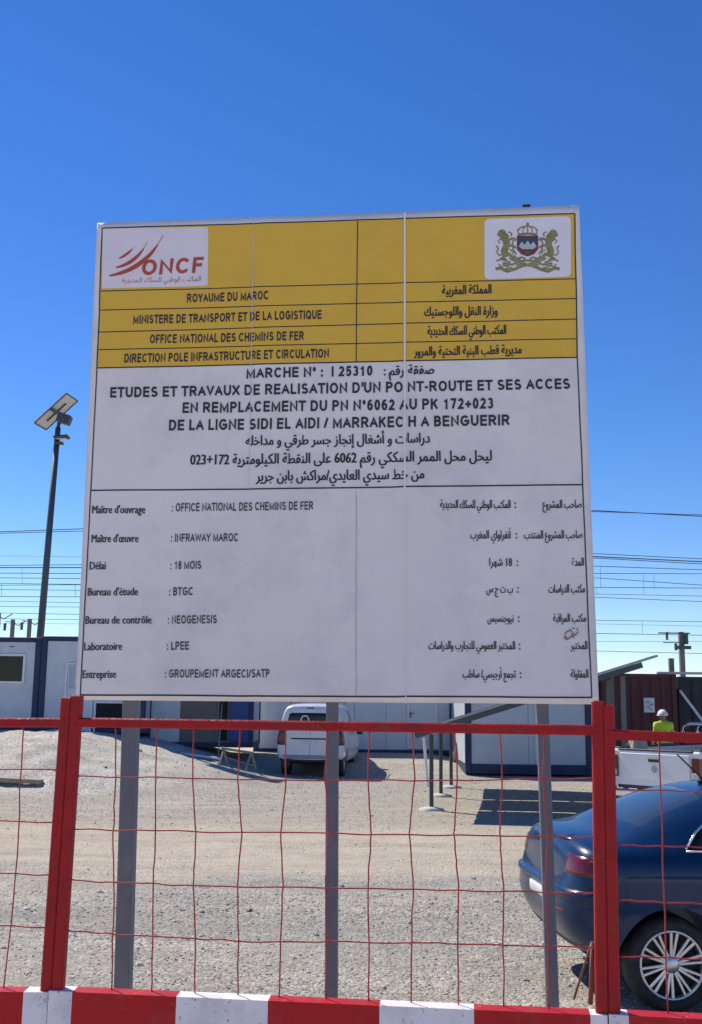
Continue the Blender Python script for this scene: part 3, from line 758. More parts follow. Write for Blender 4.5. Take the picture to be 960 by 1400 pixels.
def framed(th, name, x0, x1, z0, z1, fm, im, fw=.06, y=.02, inner='pane', handle=False, cross=False):
    bm = B()
    box(bm, ((x0 + x1) / 2, y, z1 - fw / 2), (x1 - x0, .07, fw), .006); box(bm, ((x0 + x1) / 2, y, z0 + fw / 2), (x1 - x0, .07, fw), .006)
    for x in (x0 + fw / 2, x1 - fw / 2): box(bm, (x, y, (z0 + z1) / 2), (fw, .068, z1 - z0 - 2 * fw), .006)
    if cross: box(bm, ((x0 + x1) / 2, y, (z0 + z1) / 2), (fw * .8, .06, z1 - z0 - 2 * fw), .004)
    f = mk(name, bm, fm, th)
    bm = B(); box(bm, ((x0 + x1) / 2, y + .012, (z0 + z1) / 2), (x1 - x0 - 2 * fw, .03, z1 - z0 - 2 * fw)); mk(inner, bm, im, f)
    if handle:
        bm = B(); box(bm, (x0 + .10, y - .06, (z0 + z1) / 2 - .02), (.03, .03, .16), .005); tube(bm, [(x0 + .10, y - .05, (z0 + z1) / 2 + .03), (x0 + .10, y - .09, (z0 + z1) / 2 + .03), (x0 + .22, y - .09, (z0 + z1) / 2 + .03)], .012, 6)
        mk('handle', bm, M_PLASTIC, f)
    return f
def parts_a(th, fx, fz, W, H):
    framed(th, 'window', fx(-30), fx(31.5), fz(20, 934.5), fz(20, 894), M_WHITEFRAME, M_GLASS)
    bm = B(); tube(bm, [(fx(8), .03, fz(8, 884)), (fx(14), .03, fz(14, 884))], .02); mk('vent_cap', bm, M_STEEL, th)
cabin('site_cabin', 'white cabin with dark window and blue corner post at far left', -245, 52, 29.3, 868, 1.0, 2.5, 6, parts_a)
def parts_b(th, fx, fz, W, H):
    d = framed(th, 'door', fx(88), fx(127), fz(100, 1006), fz(100, 906), M_WHITEFRAME, mat('door_white', (.66, .68, .70), .45, var=.03), .05, y=.008)
    framed(d, 'door_pane', fx(92.5), fx(103), fz(100, 942), fz(100, 909.5), M_WHITEFRAME, mat('frosted_glass', (.42, .48, .52), .3), .025, y=-.035)
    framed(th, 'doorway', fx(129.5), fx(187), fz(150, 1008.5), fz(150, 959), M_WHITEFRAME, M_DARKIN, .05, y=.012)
cabin('site_cabin', 'white cabin with frosted door beside dark open doorway, second cabin from left', 52.3, 199, 29.3, 869.5, 1.0, 2.5, 3, parts_b)
def parts_c(th, fx, fz, W, H):
    bm = B(); x0, x1 = fx(247), fx(298); prism(bm, [(x0, .025, .02), (x1, .025, .02), (x1, .025, H - .14), (x0, .025, H - .14)], (0, .012, 0)); mk('shutter', bm, M_BROWN, th)
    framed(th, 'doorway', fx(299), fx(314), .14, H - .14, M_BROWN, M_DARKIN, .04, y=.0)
    bm = B(); box(bm, ((fx(314.5) + fx(341)) / 2, .0, H / 2), (fx(341) - fx(314.5), .05, H - .28), .006); d = mk('door', bm, mat('blue_door', (.012, .06, .22), .45), th)
    bm = B(); box(bm, (fx(319), -.04, H * .45), (.03, .03, .14), .005); mk('handle', bm, M_PLASTIC, d)
    # flat canopy over the entrance
    bm = B(); box(bm, (W * .56, -.55, H - .05), (W * .86, 1.05, .05), .005); mk('canopy', bm, M_STEEL, th)
cabin('site_cabin', 'grey and brown cabin front with dark doorway and blue door, left of white van', 199.3, 347, 30.2, 878, .62, 2.5, 3, parts_c)
def parts_d(th, fx, fz, W, H):
    framed(th, 'door', fx(557), fx(598), .17, fz(580, 930), M_WHITEFRAME, mat('door_pale', (.60, .63, .65), .45, var=.03), .045, y=.008, handle=True)
cabin('site_cabin', 'long white cabin with pale door behind the white van', 348, 622, 33.2, 905, .34, 2.5, 6, parts_d)
def parts_e(th, fx, fz, W, H):
    bm = B(); x = W * .56; box(bm, (x, .028, H / 2), (.05, .02, H - .3)); mk('joint_trim', bm, M_CABIN, th)
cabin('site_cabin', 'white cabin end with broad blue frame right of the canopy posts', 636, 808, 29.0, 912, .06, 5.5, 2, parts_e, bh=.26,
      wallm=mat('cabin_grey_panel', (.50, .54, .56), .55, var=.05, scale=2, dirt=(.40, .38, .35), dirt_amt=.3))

# rubble in the gap between the two right cabins
def heap(name, label, cat, c, s, m, seed, pebbles=None):
    bm = B(); bmesh.ops.create_icosphere(bm, subdivisions=4, radius=1)
    for v in bm.verts:
        k = 1 + .28 * noise.noise(v.co * 2.2 + Vector((seed, 0, 0))) + .12 * noise.noise(v.co * 6 + Vector((seed, 0, 0)))
        v.co = Vector((v.co.x * s[0] * k, v.co.y * s[1] * k, max(-.1, v.co.z * s[2] * k)))
    o = mk(name, bm, m, smooth_shade=True); o.location = c
    return tag(o, label, cat)
q = P(632, 1030, 36.5)
heap('earth_heap', 'beige earth heap seen in the gap between two cabins', 'heap', (q.x, 37, .1), (1.6, 1.2, 2.0), mat('beige_earth', (.46, .37, .25), .95, var=.25, scale=3, bump=.6, bscale=8), 3)
q = P(632, 1030, 31.5)
heap('debris_pile', 'small brown scrap pile at foot of white cabin corner', 'debris', (q.x, 31.6, .16), (.34, .4, .62), mat('brown_debris', (.13, .09, .065), .95, var=.4, scale=5, bump=.8, bscale=9), 11)

# plank on the bank, trestle and pole by the blue door
def hit(px, py):                                   # first ground point on a sight line
    d = ray(px, py); y = 5.0
    while y < 60:
        q = CAM + d * (y / d.y)
        if q.z < gz(q.x, q.y): return q
        y += .03
    return q
a, c = hit(-30, 1069), hit(57, 1073)
bm = B(); bar(bm, a + Vector((0, 0, .07)), c + Vector((0, 0, .06)), .20, .09, .008); o = mk('timber_plank', bm, M_WOOD)
tag(o, 'pale timber plank lying on the gravel bank at left', 'plank')
t0 = P(325, 1022, 27.2); zt = gz(t0.x, 27.2)
tr = thing('timber_trestle', 'broken pale timber trestle in front of blue door', 'trestle', (t0.x, 27.2, zt), R(-12))
bm = B(); bar(bm, (-.42, 0, .50), (.42, 0, .40), .09, .06, .006); mk('top_beam', bm, M_WOOD, tr)
for (x, s) in ((-.36, 1), (-.36, -1), (.36, 1), (.36, -1)):
    bm = B(); bar(bm, (x, .01 * s, .46 - (.05 if x > 0 else 0)), (x + .06 * s, .24 * s, 0), .05, .03, .004); mk('leg', bm, M_WOOD, tr)
bm = B(); bar(bm, (-.3, -.1, .30), (.44, -.12, .10), .06, .025, .004); mk('brace', bm, M_WOOD, tr)
q = P(299, 1012, 28.6); g0 = gz(q.x, 28.6)
bm = B(); tube(bm, [(q.x, 28.6, g0), (q.x - .02, 29.3, P(298, 962, 29).z)], .018, 8); tag(mk('leaning_pole', bm, M_WOOD), 'thin pale pole leaning at the dark doorway', 'pole')
q0, q1 = P(248, 1011, 28.3), P(304, 1012, 28.0)
bm = B(); box(bm, ((q0.x + q1.x) / 2, 28.1, gz((q0.x + q1.x) / 2, 28.1) + .04), (q1.x - q0.x, .14, .05), .005, Matrix.Rotation(R(-6), 3, 'Z') @ Matrix.Rotation(R(6.5), 3, 'Y'))
tag(mk('timber_plank', bm, M_WHITEFRAME), 'white painted board lying in shade before brown shutter', 'plank')

# ------------------------------------------------------------------ solar canopy
A0, A1 = P(566, 1002, 18.6), P(900, 898, 18.6)
slope = (A1 - A0); dp = Vector((1.05, 6.9, 0))
can = thing('solar_canopy', 'tilted solar panel canopy on slim grey posts with pale footings', 'canopy', (0, 0, 0))
up = slope.cross(dp).normalized(); up = up if up.z > 0 else -up
for r in range(3):
    v0, v1 = r / 3 + (.012 if r else 0), (r + 1) / 3 - (.012 if r < 2 else 0)
    bm = B()
    pts = [A0 + dp * v0, A1 + dp * v0, A1 + dp * v1, A0 + dp * v1]
    prism(bm, pts, up * .04, 0); o = mk('solar_panel', bm, M_STEEL, can)
    bm = B(); q = [pts[0].lerp(pts[2], .01), pts[1].lerp(pts[3], .01), pts[2].lerp(pts[0], .01), pts[3].lerp(pts[1], .01)]
    prism(bm, [p + up * .0405 for p in q], up * .004); mk('solar_cell_sheet', bm, M_SOLAR, o)
bm = B()
bm.free()
for u in (.06, .35, .65, .90):
    a = A0 + slope * u - up * .031; bm = B(); bar(bm, a, a + dp, .05, .06, 0); mk('purlin', bm, M_DKSTEEL, can)
for v in (.004, .18, .50, .84):
    a = A0 + dp * v - up * .050; bm = B(); bar(bm, a, a + slope * .93, .05, .095, 0); mk('beam', bm, M_DKSTEEL, can)
foot = []
for (px, py) in ((590, 1107), (603, 1088), (617, 1077)):
    d = ray(px, py); t = (0.02 - CAM.z) / d.z; p = CAM + d * t; foot.append(p)
slim = [(f, .036) for f in foot]
for px, yy in ((833, 19.4), (853, 18.9), (838, 24.5)):
    q = P(px, 990, yy); slim.append((Vector((q.x, q.y, 0)), .041))
def plane_z(x, y): 
    n_ = up; return (n_.dot(A0) - n_.x * x - n_.y * y) / n_.z
for f, rr in slim:
    zt = plane_z(f.x, f.y) - .13
    bm = B(); box(bm, (f.x, f.y, (gz(f.x, f.y) + zt) / 2), (rr * 2, rr * 2, zt - gz(f.x, f.y)), .008); p_ = mk('post', bm, M_DKSTEEL if rr < .04 else mat('post_grey_green', (.15, .165, .16), .6), can)
    bm = B(); lathe(bm, [(.24, -.05), (.22, .035), (.12, .06), (.05, .065)], 14, 'Z', (f.x, f.y, gz(f.x, f.y)))
    for v in bm.verts: v.co.x += .03 * noise.noise(v.co * 7)
    mk('footing', bm, M_CONC, p_)
f = foot[0]; bm = B(); bar(bm, (f.x - .14, f.y + .0, 1.30), (f.x - .06, f.y + .0, .42), .05, .05); mk('downpipe', bm, M_WHITEFRAME, can)

# ------------------------------------------------------------------ shipping containers at right
def corr(bm, x0, x1, z0, z1, y, pitch=.28, dep=.036):
    n = int((x1 - x0) / pitch); p = (x1 - x0) / n; pts = []
    for i in range(n):
        b0 = x0 + i * p
        for fx, o in ((0, 0), (.25, 0), (.5, dep), (.75, dep)): pts.append((b0 + fx * p, y + o))
    pts.append((x1, y))
    lo = [bm.verts.new((a, c, z0)) for a, c in pts]; hi = [bm.verts.new((a, c, z1)) for a, c in pts]
    for i in range(len(pts) - 1): bm.faces.new((lo[i], lo[i + 1], hi[i + 1], hi[i]))
def container(name, label, xl, xr, Y, H, depth, m, fx=None):
    a, c = P(xl, 955, Y), P(xr, 955, Y); W = c.x - a.x
    th = thing(name, label, 'container', (a.x, Y, .04), 0, 'shipping containers')
    bm = B(); corr(bm, .12, W - .12, .15, H - .12, .04); mk('corrugated_wall', bm, m, th, recalc=False)
    bm = B()
    for s in (.06, W - .06):
        box(bm, (s, depth / 2, H / 2), (.06, depth - .3, H - .3)); 
    box(bm, (W / 2, depth - .06, H / 2), (W - .3, .06, H - .3)); box(bm, (W / 2, depth / 2, H - .07), (W - .2, depth - .2, .04)); mk('shell', bm, m, th)
    for s in (.07, W - .07):
        for d in (.07, depth - .07):
            bm = B(); box(bm, (s, d, H / 2), (.14, .14, H), .01); mk('corner_post', bm, m, th)
    bm = B()
    for z in (.08, H - .06):
        for d in (.07, depth - .07): box(bm, (W / 2, d, z), (W - .282, .10, .12 if z > 1 else .16), .008)
    mk('rail', bm, m, th)
    return th, W
YR = 30.0; ztop = P(870, 921, YR).z
rcn, W = container('shipping_container', 'dark red corrugated container with white notice behind the pickup', 790, 926, YR, ztop - .04, 2.4, M_REDCONT)
q = P(887.5, 964, YR)
bm = B(); box(bm, (q.x - rcn.location.x, -.01, q.z - .04), (.30, .012, .40)); nt_ = mk('notice', bm, mat('notice_white', (.62, .63, .62), .5), rcn)
bm = B()
for i, (dx, dz, ww) in enumerate(((-.05, .08, .14), (.06, .02, .10), (-.04, -.05, .16), (.03, -.11, .08))):
    box(bm, (q.x - rcn.location.x + dx, -.018, q.z - .04 + dz), (ww, .003, .03))
mk('notice_marks', bm, mat('notice_grey', (.2, .22, .22), .6), nt_)
bcn, W2 = container('shipping_container', 'black container at the right edge beside the dark red one', 927.5, 1060, YR + .3, ztop - .10, 2.4, M_BLKCONT)
# roof beam lying on both containers, stub and leaning stick
a, c = P(899, 918.5, YR + .2), P(1040, 918, YR + .2)
bm = B(); bar(bm, (a.x, YR + .25, ztop + .035), (c.x, YR + .25, ztop + .035), .07, .12, .006, up=Vector((0, 1, 0)))
tag(mk('steel_beam', bm, M_STEEL), 'grey steel beam lying across the container roofs', 'beam')
a, c = P(933, 944, YR), P(951.5, 964, YR)
bm = B(); bar(bm, (c.x + .5, YR - .35, .9), (a.x, YR + .2, a.z), .07, .06, .004)
bar
tag(mk('timber_strut', bm, M_WHITEFRAME), 'pale stick leaning against the black container', 'stick')

# ------------------------------------------------------------------ solar street lamp
YL = 32.2
lb = P(55, 872, YL); lt = P(79.5, 585, YL); d = (lt - lb); gb = gz(lb.x, YL)
base = lb + d * ((gb - lb.z) / d.z)
lamp = thing('solar_street_lamp', 'tall grey street lamp with tilted solar panel behind the left cabin', 'street lamp', base)
L_ = lambda p: Vector(p) - base
bm = B(); tube(bm, [L_(base), L_(base.lerp(lt, .5)), L_(lt)], .125, 12, r2=.085); mk('pole', bm, mat('lamp_pole_paint', (.085, .095, .105), .5, metal=.3), lamp)
bm = B(); lathe(bm, [(.25, 0), (.25, .04), (.16, .05), (.14, .3)], 12, 'Z'); mk('base_plate', bm, M_DKSTEEL, lamp)
c0 = P(47, 578, YL); lv, sv = Vector((1.0, -.17, .92)), Vector((.15, .78, -.02)); nn = lv.cross(sv).normalized()
bm = B(); prism(bm, [L_(c0), L_(c0 + lv), L_(c0 + lv + sv), L_(c0 + sv)], nn * .04); sp = mk('solar_panel', bm, M_SOLARBACK, lamp)
bm = B(); e = .02; pts = [c0 + lv * e + sv * e, c0 + lv * (1 - e) + sv * e, c0 + lv * (1 - e) + sv * (1 - e), c0 + lv * e + sv * (1 - e)]
prism(bm, [L_(p + nn * .0405) for p in pts], nn * .004); mk('solar_cell_sheet', bm, M_SOLAR, sp)
bm = B(); cs = [c0, c0 + lv, c0 + lv + sv, c0 + sv]
for i in range(4): bar(bm, L_(cs[i] - nn * .012), L_(cs[(i + 1) % 4] - nn * .012), .035, .02, up=nn)
mid0, mid1 = c0 + lv * .5 - nn * .03, c0 + lv * .5 + sv - nn * .03; bar(bm, L_(mid0), L_(mid1), .10, .05, up=nn)
bar(bm, L_(c0 + sv * .5 + lv * .2 - nn * .03), L_(c0 + sv * .5 + lv * .8 - nn * .03), .03, .04, up=nn)
mk('panel_frame', bm, M_DKSTEEL, sp)
bm = B(); q = P(88, 573, YL - .1); box(bm, L_(q), (.42, .3, .30), .03, Matrix.Rotation(R(18), 3, 'Y')); mk('battery_box', bm, M_DKSTEEL, lamp)
bm = B(); tube(bm, [L_(lt), L_(P(83, 566, YL))], .06, 8); mk('bracket', bm, M_DKSTEEL, lamp)
bm = B(); q = P(84.5, 598, YL - .2); box(bm, L_(q), (.46, .36, .09), .03, Matrix.Rotation(R(-6), 3, 'Y')); lh = mk('lamp_head', bm, M_DKSTEEL, lamp)
bm = B(); box(bm, L_(q + Vector((0, 0, -.055))), (.34, .26, .02), .005); mk('lens', bm, M_TAILW, lh)
bm = B(); q = P(81, 606, YL - .12); box(bm, L_(q), (.26, .2, .08), .02); tube(bm, [L_(P(76, 604, YL)), L_(P(76, 612, YL))], .035, 8); mk('sensor', bm, M_DKSTEEL, lamp)

# ------------------------------------------------------------------ railway masts, power pole, wires
def mast(px, top, label):
    q = P(px, top, 62); th = thing('catenary_mast', label, 'mast', (q.x, 62, 0), 0, 'railway catenary masts')
    bm = B(); bar(bm, (0, 0, -.2), (0, 0, q.z), .21, .21, .02); mk('post', bm, M_MAST, th)
    bm = B(); h = q.z
    tube(bm, [(-.45, 0, h - .1), (0, 0, h - .15), (.3, 0, h - .35), (.8, 0, h - .05)], .03, 6)
    mk('cantilever', bm, M_DKSTEEL, th)
    for x, z in ((-.45, h - .3),):
        bm = B(); lathe(bm, [(.05, -.35), (.11, -.3), (.06, -.22), (.11, -.15), (.06, -.07), (.11, 0), (.05, .1)], 8, 'Z', (x, 0, z)); mk('insulator', bm, M_DKSTEEL, th)
mast(18, 847, 'short railway mast rising above the window cabin roof'); mast(-1.5, 838, 'railway mast cropped by the left edge above cabin roof')
mast(41, 846, 'slender railway mast just left of the street lamp pole')
YP = 52; q = P(931, 864, YP); sc_ = YP / F_PX
pp = thing('power_pole', 'grey power pole with crossarms behind the red container', 'power pole', (q.x, YP, 0))
zf = lambda y: P(931, y, YP).z; xf = lambda x: (x - 931) * sc_
bm = B(); bar(bm, (0, 0, -.2), (0, 0, q.z), .24, .24, .02); mk('post', bm, M_MAST, pp)
bm = B(); bar(bm, (xf(899), -.14, zf(866)), (xf(942), -.14, zf(866)), .05, .06); bar(bm, (xf(905), -.14, zf(879)), (xf(931), -.14, zf(879)), .035, .04); mk('crossarm', bm, M_DKSTEEL, pp)
bm = B(); box(bm, (xf(931), -.2, zf(885.5)), (.78, .2, .16), .02); box(bm, (xf(936), -.2, zf(874)), (.16, .2, .5), .02); mk('switch_box', bm, M_DKSTEEL, pp)
for x, y in ((910.5, 872), (922, 886)):
    bm = B(); lathe(bm, [(.03, -.2), (.08, -.16), (.04, -.1), (.09, -.05), (.04, 0), (.09, .07), (.04, .12), (.06, .2)], 10, 'Z', (xf(x), -.16, zf(y - 2))); mk('insulator', bm, M_DKSTEEL, pp)
q = P(917.5, 900, 36); bm = B(); bar(bm, (q.x, 36, 0), (q.x, 36, q.z), .16, .16, .01); tag(mk('vent_stack', bm, M_MAST), 'dark stub pipe rising behind the red container roof', 'pipe')

wires = [((0, 727), (110, 723), (815, 698), (960, 706), .035), ((0, 729), (110, 726), (815, 699.5), (960, 704), .03), ((0, 773), (110, 772), (815, 757), (960, 764), .028), ((0, 776), (110, 776), (815, 761), (960, 768), .045),
         ((0, 783.5), (110, 784), (815, 763), (960, 771), .03), ((0, 790), (110, 791), (815, 774), (960, 779), .028), ((0, 797.5), (110, 799), (815, 784), (960, 784.5), .026), ((0, 800), (110, 799.5), (815, 790), (960, 800), .026),
         ((0, 815.5), (110, 816), (815, 803), (960, 804), .028), ((0, 822), (110, 824), (815, 812), (960, 815), .02), ((0, 838), (110, 840), (815, 816.5), (960, 822.5), .024), ((0, 846), (110, 847), (815, 848), (960, 850), .022),
         ((0, 760), (110, 761), (815, 853), (960, 856), .013), ((0, 806), (110, 807), (815, 866), (960, 868.5), .026), ((0, 852), (110, 853), (815, 877), (960, 877), .014), ((0, 829), (110, 830), (815, 890), (960, 893.5), .022)]
for i, (a, b_, c, d, rr) in enumerate(wires):
    Y = 66 + i * .6
    A_, B_, C_, D_ = P(*a, Y), P(*b_, Y), P(*c, Y), P(*d, Y)
    A2 = A_ + (A_ - B_) * 8; D2 = D_ + (D_ - C_) * 5
    pts = [A2, A_, B_] + [B_.lerp(C_, t / 10) for t in range(1, 10)] + [C_, D_, D2]
    bm = B(); tube(bm, pts, rr * .82, 5)
    dn = {2: 'double', 0: 'topmost'}.get(i)
    tag(mk('overhead_wire', bm, M_WIRE), 'dark overhead railway wire crossing the sky behind the notice board' if i else 'uppermost of the dark overhead railway wires behind the notice board', 'wire', 'overhead railway wires')
drops = [(821, 774, 803), (880, 784, 812), (894, 785, 803), (816, 804, 814), (878, 850, 866), (30, 776, 798), (103, 799, 816), (2, 799, 816)]
for x, y0, y1 in drops:
    bm = B(); tube(bm, [P(x, y0, 69), P(x + .5, y1, 69)], .011, 5); tag(mk('wire_dropper', bm, M_WIRE), 'thin vertical dropper linking two overhead railway wires', 'dropper', 'catenary droppers')

# ------------------------------------------------------------------ vehicles
def loft(stations, tweak=None, sub=2):
    """stations: (x, half width, bottom z, belt z, top z, top half width)"""
    bm = B(); rings = []
    for (x, w_, zb, zs, zt, wt) in stations:
        half = [(.72 * w_, zb), (.95 * w_, zb + .07), (w_, zb + .45 * (zs - zb)), (.985 * w_, zs - .12 * (zs - zb)), (.95 * w_, zs),
                ((.93 * w_ + wt) / 2 + .015, (zs + zt - .05) / 2 + .005), (wt, zt - .05), (wt * .62, zt - .008)]
        pts = [(0, zb)] + half + [(0, zt)] + [(-a, c) for a, c in half[::-1]]
        rings.append([bm.verts.new((x, a, c)) for a, c in pts])
    n = len(rings[0])
    for a, b_ in zip(rings, rings[1:]):
        for k in range(n): bm.faces.new((a[k], a[(k + 1) % n], b_[(k + 1) % n], b_[k]))
    for rg in (rings[0], rings[-1]):
        cen = sum((v.co for v in rg), Vector()) / n
        inn = [bm.verts.new(cen + (v.co - cen) * .55) for v in rg]
        for k in range(n): bm.faces.new((rg[k], rg[(k + 1) % n], inn[(k + 1) % n], inn[k]))
        bm.faces.new(inn)
    if tweak:
        for v in bm.verts: tweak(v)
    bmesh.ops.recalc_face_normals(bm, faces=bm.faces[:])
    return bm
def cut_arches(me, wheels, r, wd):
    bm = B(); bm.from_mesh(me)
    cb = B()
    for x, z, y0 in wheels:
        s = 1 if y0 > 0 else -1
        lathe(cb, [(r, y0 - s * wd), (r, y0 + s * .3)], 40, 'Y', (x, 0, z))
    bmesh.ops.recalc_face_normals(cb, faces=cb.faces[:])
    cme = bpy.data.meshes.new('cut'); cb.to_mesh(cme); cb.free()
    co = bpy.data.objects.new('cut', cme); COL.objects.link(co)
    def md(o):
        k = o.modifiers.new('b', 'BOOLEAN'); k.operation = 'DIFFERENCE'; k.object = co; k.solver = 'EXACT'
    res = evaluated(bm, md)
    bpy.data.objects.remove(co); bpy.data.meshes.remove(cme)
    return res
def smooth_by_angle(me, ang=35):
    bm = B(); bm.from_mesh(me)
    for e in bm.edges: e.smooth = not (len(e.link_faces) == 2 and e.calc_face_angle(0) > R(ang))
    for f in bm.faces: f.smooth = True
    bm.to_mesh(me); bm.free()
def split(me, rule, names, mats, parent):
    """faces sorted into part meshes by rule(center, normal)"""
    out = {}
    for key, nm in names.items():
        bm = B(); bm.from_mesh(me)
        dele = [f for f in bm.faces if rule(f.calc_center_median(), f.normal) != key]
        bmesh.ops.delete(bm, geom=dele, context='FACES')
        if not bm.faces: bm.free(); continue
        m2 = bpy.data.meshes.new(nm); bm.to_mesh(m2); bm.free(); m2.materials.clear(); m2.materials.append(mats[key])
        smooth_by_angle(m2); out[key] = link(nm, m2, parent)
    return out
def wheel(parent, x, y, z, r, wd, rimr, spokes, rimm, pair=True):
    s = 1 if y > 0 else -1
    bm = B()
    lathe(bm, [(rimr, -wd / 2 + .01), (rimr + .02, -wd / 2), (r - .035, -wd / 2 - .004), (r - .008, -wd / 2 + .03), (r, -wd / 4), (r, wd / 4), (r - .008, wd / 2 - .03), (r - .035, wd / 2 + .004), (rimr + .02, wd / 2), (rimr, wd / 2 - .01)], 40, 'Y', closed=True)
    t = mk('wheel', bm, M_RUBBER, parent); t.location = (x, y, z)
    bm = B(); o = s * (wd / 2 - .012)
    lathe(bm, [(rimr, o), (rimr - .012, o + s * .006), (rimr - .022, o - s * .004), (rimr - .02, o - s * .10), (rimr, o - s * .10)], 40, 'Y', closed=True)
    for k in range(spokes):
        a = 2 * math.pi * k / spokes + .2
        for da in ((-.085, .085) if pair else (0,)):
            q = lambda rad, ang, yy: Vector((rad * math.cos(ang), yy, rad * math.sin(ang)))
            i0, i1 = q(rimr * .2, a + da * 1.4, o - s * .02), q(rimr - .014, a + da * 1.25, o - s * .006)
            bar(bm, i0, i1, .020 if pair else .045, .022, .004, up=Vector((0, 1, 0)))
    lathe(bm, [(rimr * .26, o - s * .05), (rimr * .26, o - s * .012), (rimr * .18, o), (.004, o + s * .002)], 20, 'Y')
    mk('rim', bm, rimm, t)
    bm = B(); lathe(bm, [(rimr - .015, o - s * .075), (rimr - .015, o - s * .07)], 30, 'Y'); mk('brake_disc', bm, M_PLASTIC, t)
    return t
def wrap(bvh, cx, cy, a0, a1, z0, z1, off, na=14, nz_=6, zfun=None):
    """patch laid over the bodywork, seen outward from a vertical axis at (cx, cy)"""
    bm = B(); rows = []
    for j in range(nz_ + 1):
        row = []
        for i in range(na + 1):
            a = R(a0 + (a1 - a0) * i / na)
            lo, hi = (z0, z1) if zfun is None else zfun(i / na)
            z = lo + (hi - lo) * j / nz_; dirn = Vector((math.cos(a), math.sin(a), 0))
            h = bvh.ray_cast(Vector((cx, cy, z)), dirn)
            p = h[0] if h[0] else Vector((cx, cy, z)) + dirn * .4
            edge = i in (0, na) or j in (0, nz_)
            row.append(bm.verts.new(p + dirn * (-.004 if edge else off)))
        rows.append(row)
    for j in range(nz_):
        for i in range(na): bm.faces.new((rows[j][i], rows[j][i + 1], rows[j + 1][i + 1], rows[j + 1][i])).smooth = True
    return bm
def bvh_of(me):
    bm = B(); bm.from_mesh(me); t = BVHTree.FromBMesh(bm); bm.free(); return t
def subsurf(lv):
    def md(o):
        k = o.modifiers.new('s', 'SUBSURF'); k.levels = lv; k.render_levels = lv
    return md

# --- blue saloon, tail to the left, seen from its right side
CA = R(4)
car = thing('saloon_car', 'dark blue saloon car parked at right with silver multi-spoke wheel', 'car', (1.345, 8.12, 0), CA)
st = [(.00, .60, .40, .80, .92, .40), (.05, .74, .345, .90, 1.03, .56), (.14, .825, .32, .97, 1.09, .66), (.28, .865, .29, 1.0, 1.105, .68), (.42, .88, .27, 1.0, 1.115, .67), (.50, .885, .26, 1.0, 1.14, .655), (.65, .89, .25, 1.0, 1.21, .62),
      (.95, .895, .23, 1.0, 1.33, .575), (1.2, .90, .22, .995, 1.395, .575), (1.6, .90, .21, .985, 1.44, .59), (2.1, .90, .21, .975, 1.455, .595), (2.6, .90, .21, .965, 1.42, .59), (2.95, .895, .21, .955, 1.32, .57),
      (3.35, .89, .22, .945, 1.08, .62), (3.5, .885, .22, .93, 1.0, .70), (3.9, .87, .23, .86, .93, .72), (4.2, .80, .25, .78, .84, .62), (4.36, .66, .28, .68, .72, .5), (4.42, .55, .34, .60, .62, .42)]
def tw(v):
    if v.co.x < .45:
        k = (1 - v.co.x / .45); z = v.co.z
        dx = .10 * smooth(.60, .36, z) + .065 * smooth(.70, .80, z) - .03 * smooth(.95, 1.06, z)
        v.co.x += k * (dx + .03)
body = evaluated(loft(st, tw), subsurf(2))
wh = [(.745, .30, s) for s in (-.9, .9)] + [(3.45, .30, s) for s in (-.9, .9)]
bt = bvh_of(body)
body = cut_arches(body, wh, .372, .26)
def rule(c, n_):
    if 1.02 < c.z and .52 < c.x < 1.14 and abs(c.y) < .56 - .02 and n_.z > .25: return 'rear'
    if c.z > 1.0 and 2.74 < c.x < 3.42 and abs(c.y) < .57 and n_.z > .2: return 'front'
    if 1.03 < c.z < 1.355 and 1.05 < c.x < 2.85 and abs(n_.y) > .55 and not 1.92 < c.x < 2.02: return 'side'
    return 'body'
split(body, lambda c, n_: 'body', {'body': 'body'}, {'body': M_CARBLUE}, car)
def top_patch(x0, x1, w0, w1, off, n=16):
    bm = B(); rows = []
    for i in range(n + 1):
        t = i / n; row = []
        for j in range(n + 1):
            u = j / n * 2 - 1; x = x0 + (x1 - x0) * t - (.07 if x1 > x0 else -.09) * u * u * (1 - t)* -1; y = u * (w0 + (w1 - w0) * t)
            h = bt.ray_cast(Vector((x, y, 2.2)), Vector((0, 0, -1)))[0]
            row.append(bm.verts.new(h + Vector((0, 0, -.004 if i in (0, n) or j in (0, n) else off))))
        rows.append(row)
    for i in range(n):
        for j in range(n): bm.faces.new((rows[i][j], rows[i][j + 1], rows[i + 1][j + 1], rows[i + 1][j])).smooth = True
    return bm
mk('rear_window', top_patch(.55, 1.14, .63, .50, .005), mat('tinted_rear_glass', (.03, .05, .08), .07, var=.05, spec=.6), car)
mk('windscreen', top_patch(3.36, 2.76, .66, .52, .005), M_GLASS, car)
def side_top(x):
    k = ((.86, 1.035), (.97, 1.13), (1.12, 1.23), (1.34, 1.305), (1.9, 1.355), (2.5, 1.33), (2.8, 1.20), (3.0, 1.04))
    for (a, za), (c, zc) in zip(k, k[1:]):
        if a <= x <= c: return za + (zc - za) * (x - a) / (c - a)
    return 1.04
for sd_ in (-1, 1):
    for xa, xb in ((.875, 1.93), (2.0, 2.95)):
        bm = B(); rows = []
        for i in range(19):
            x = xa + (xb - xa) * i / 18; row = []
            for j in range(7):
                z = 1.03 + (side_top(x) - 1.03) * j / 6
                h = bt.ray_cast(Vector((x, sd_ * 2, z)), Vector((0, -sd_, 0)))[0]; row.append(bm.verts.new(h + Vector((0, sd_ * .004, 0))))
            rows.append(row)
        for i in range(18):
            for j in range(6): bm.faces.new((rows[i][j], rows[i][j + 1], rows[i + 1][j + 1], rows[i + 1][j])).smooth = True
        mk('side_window', bm, M_GLASS, car)
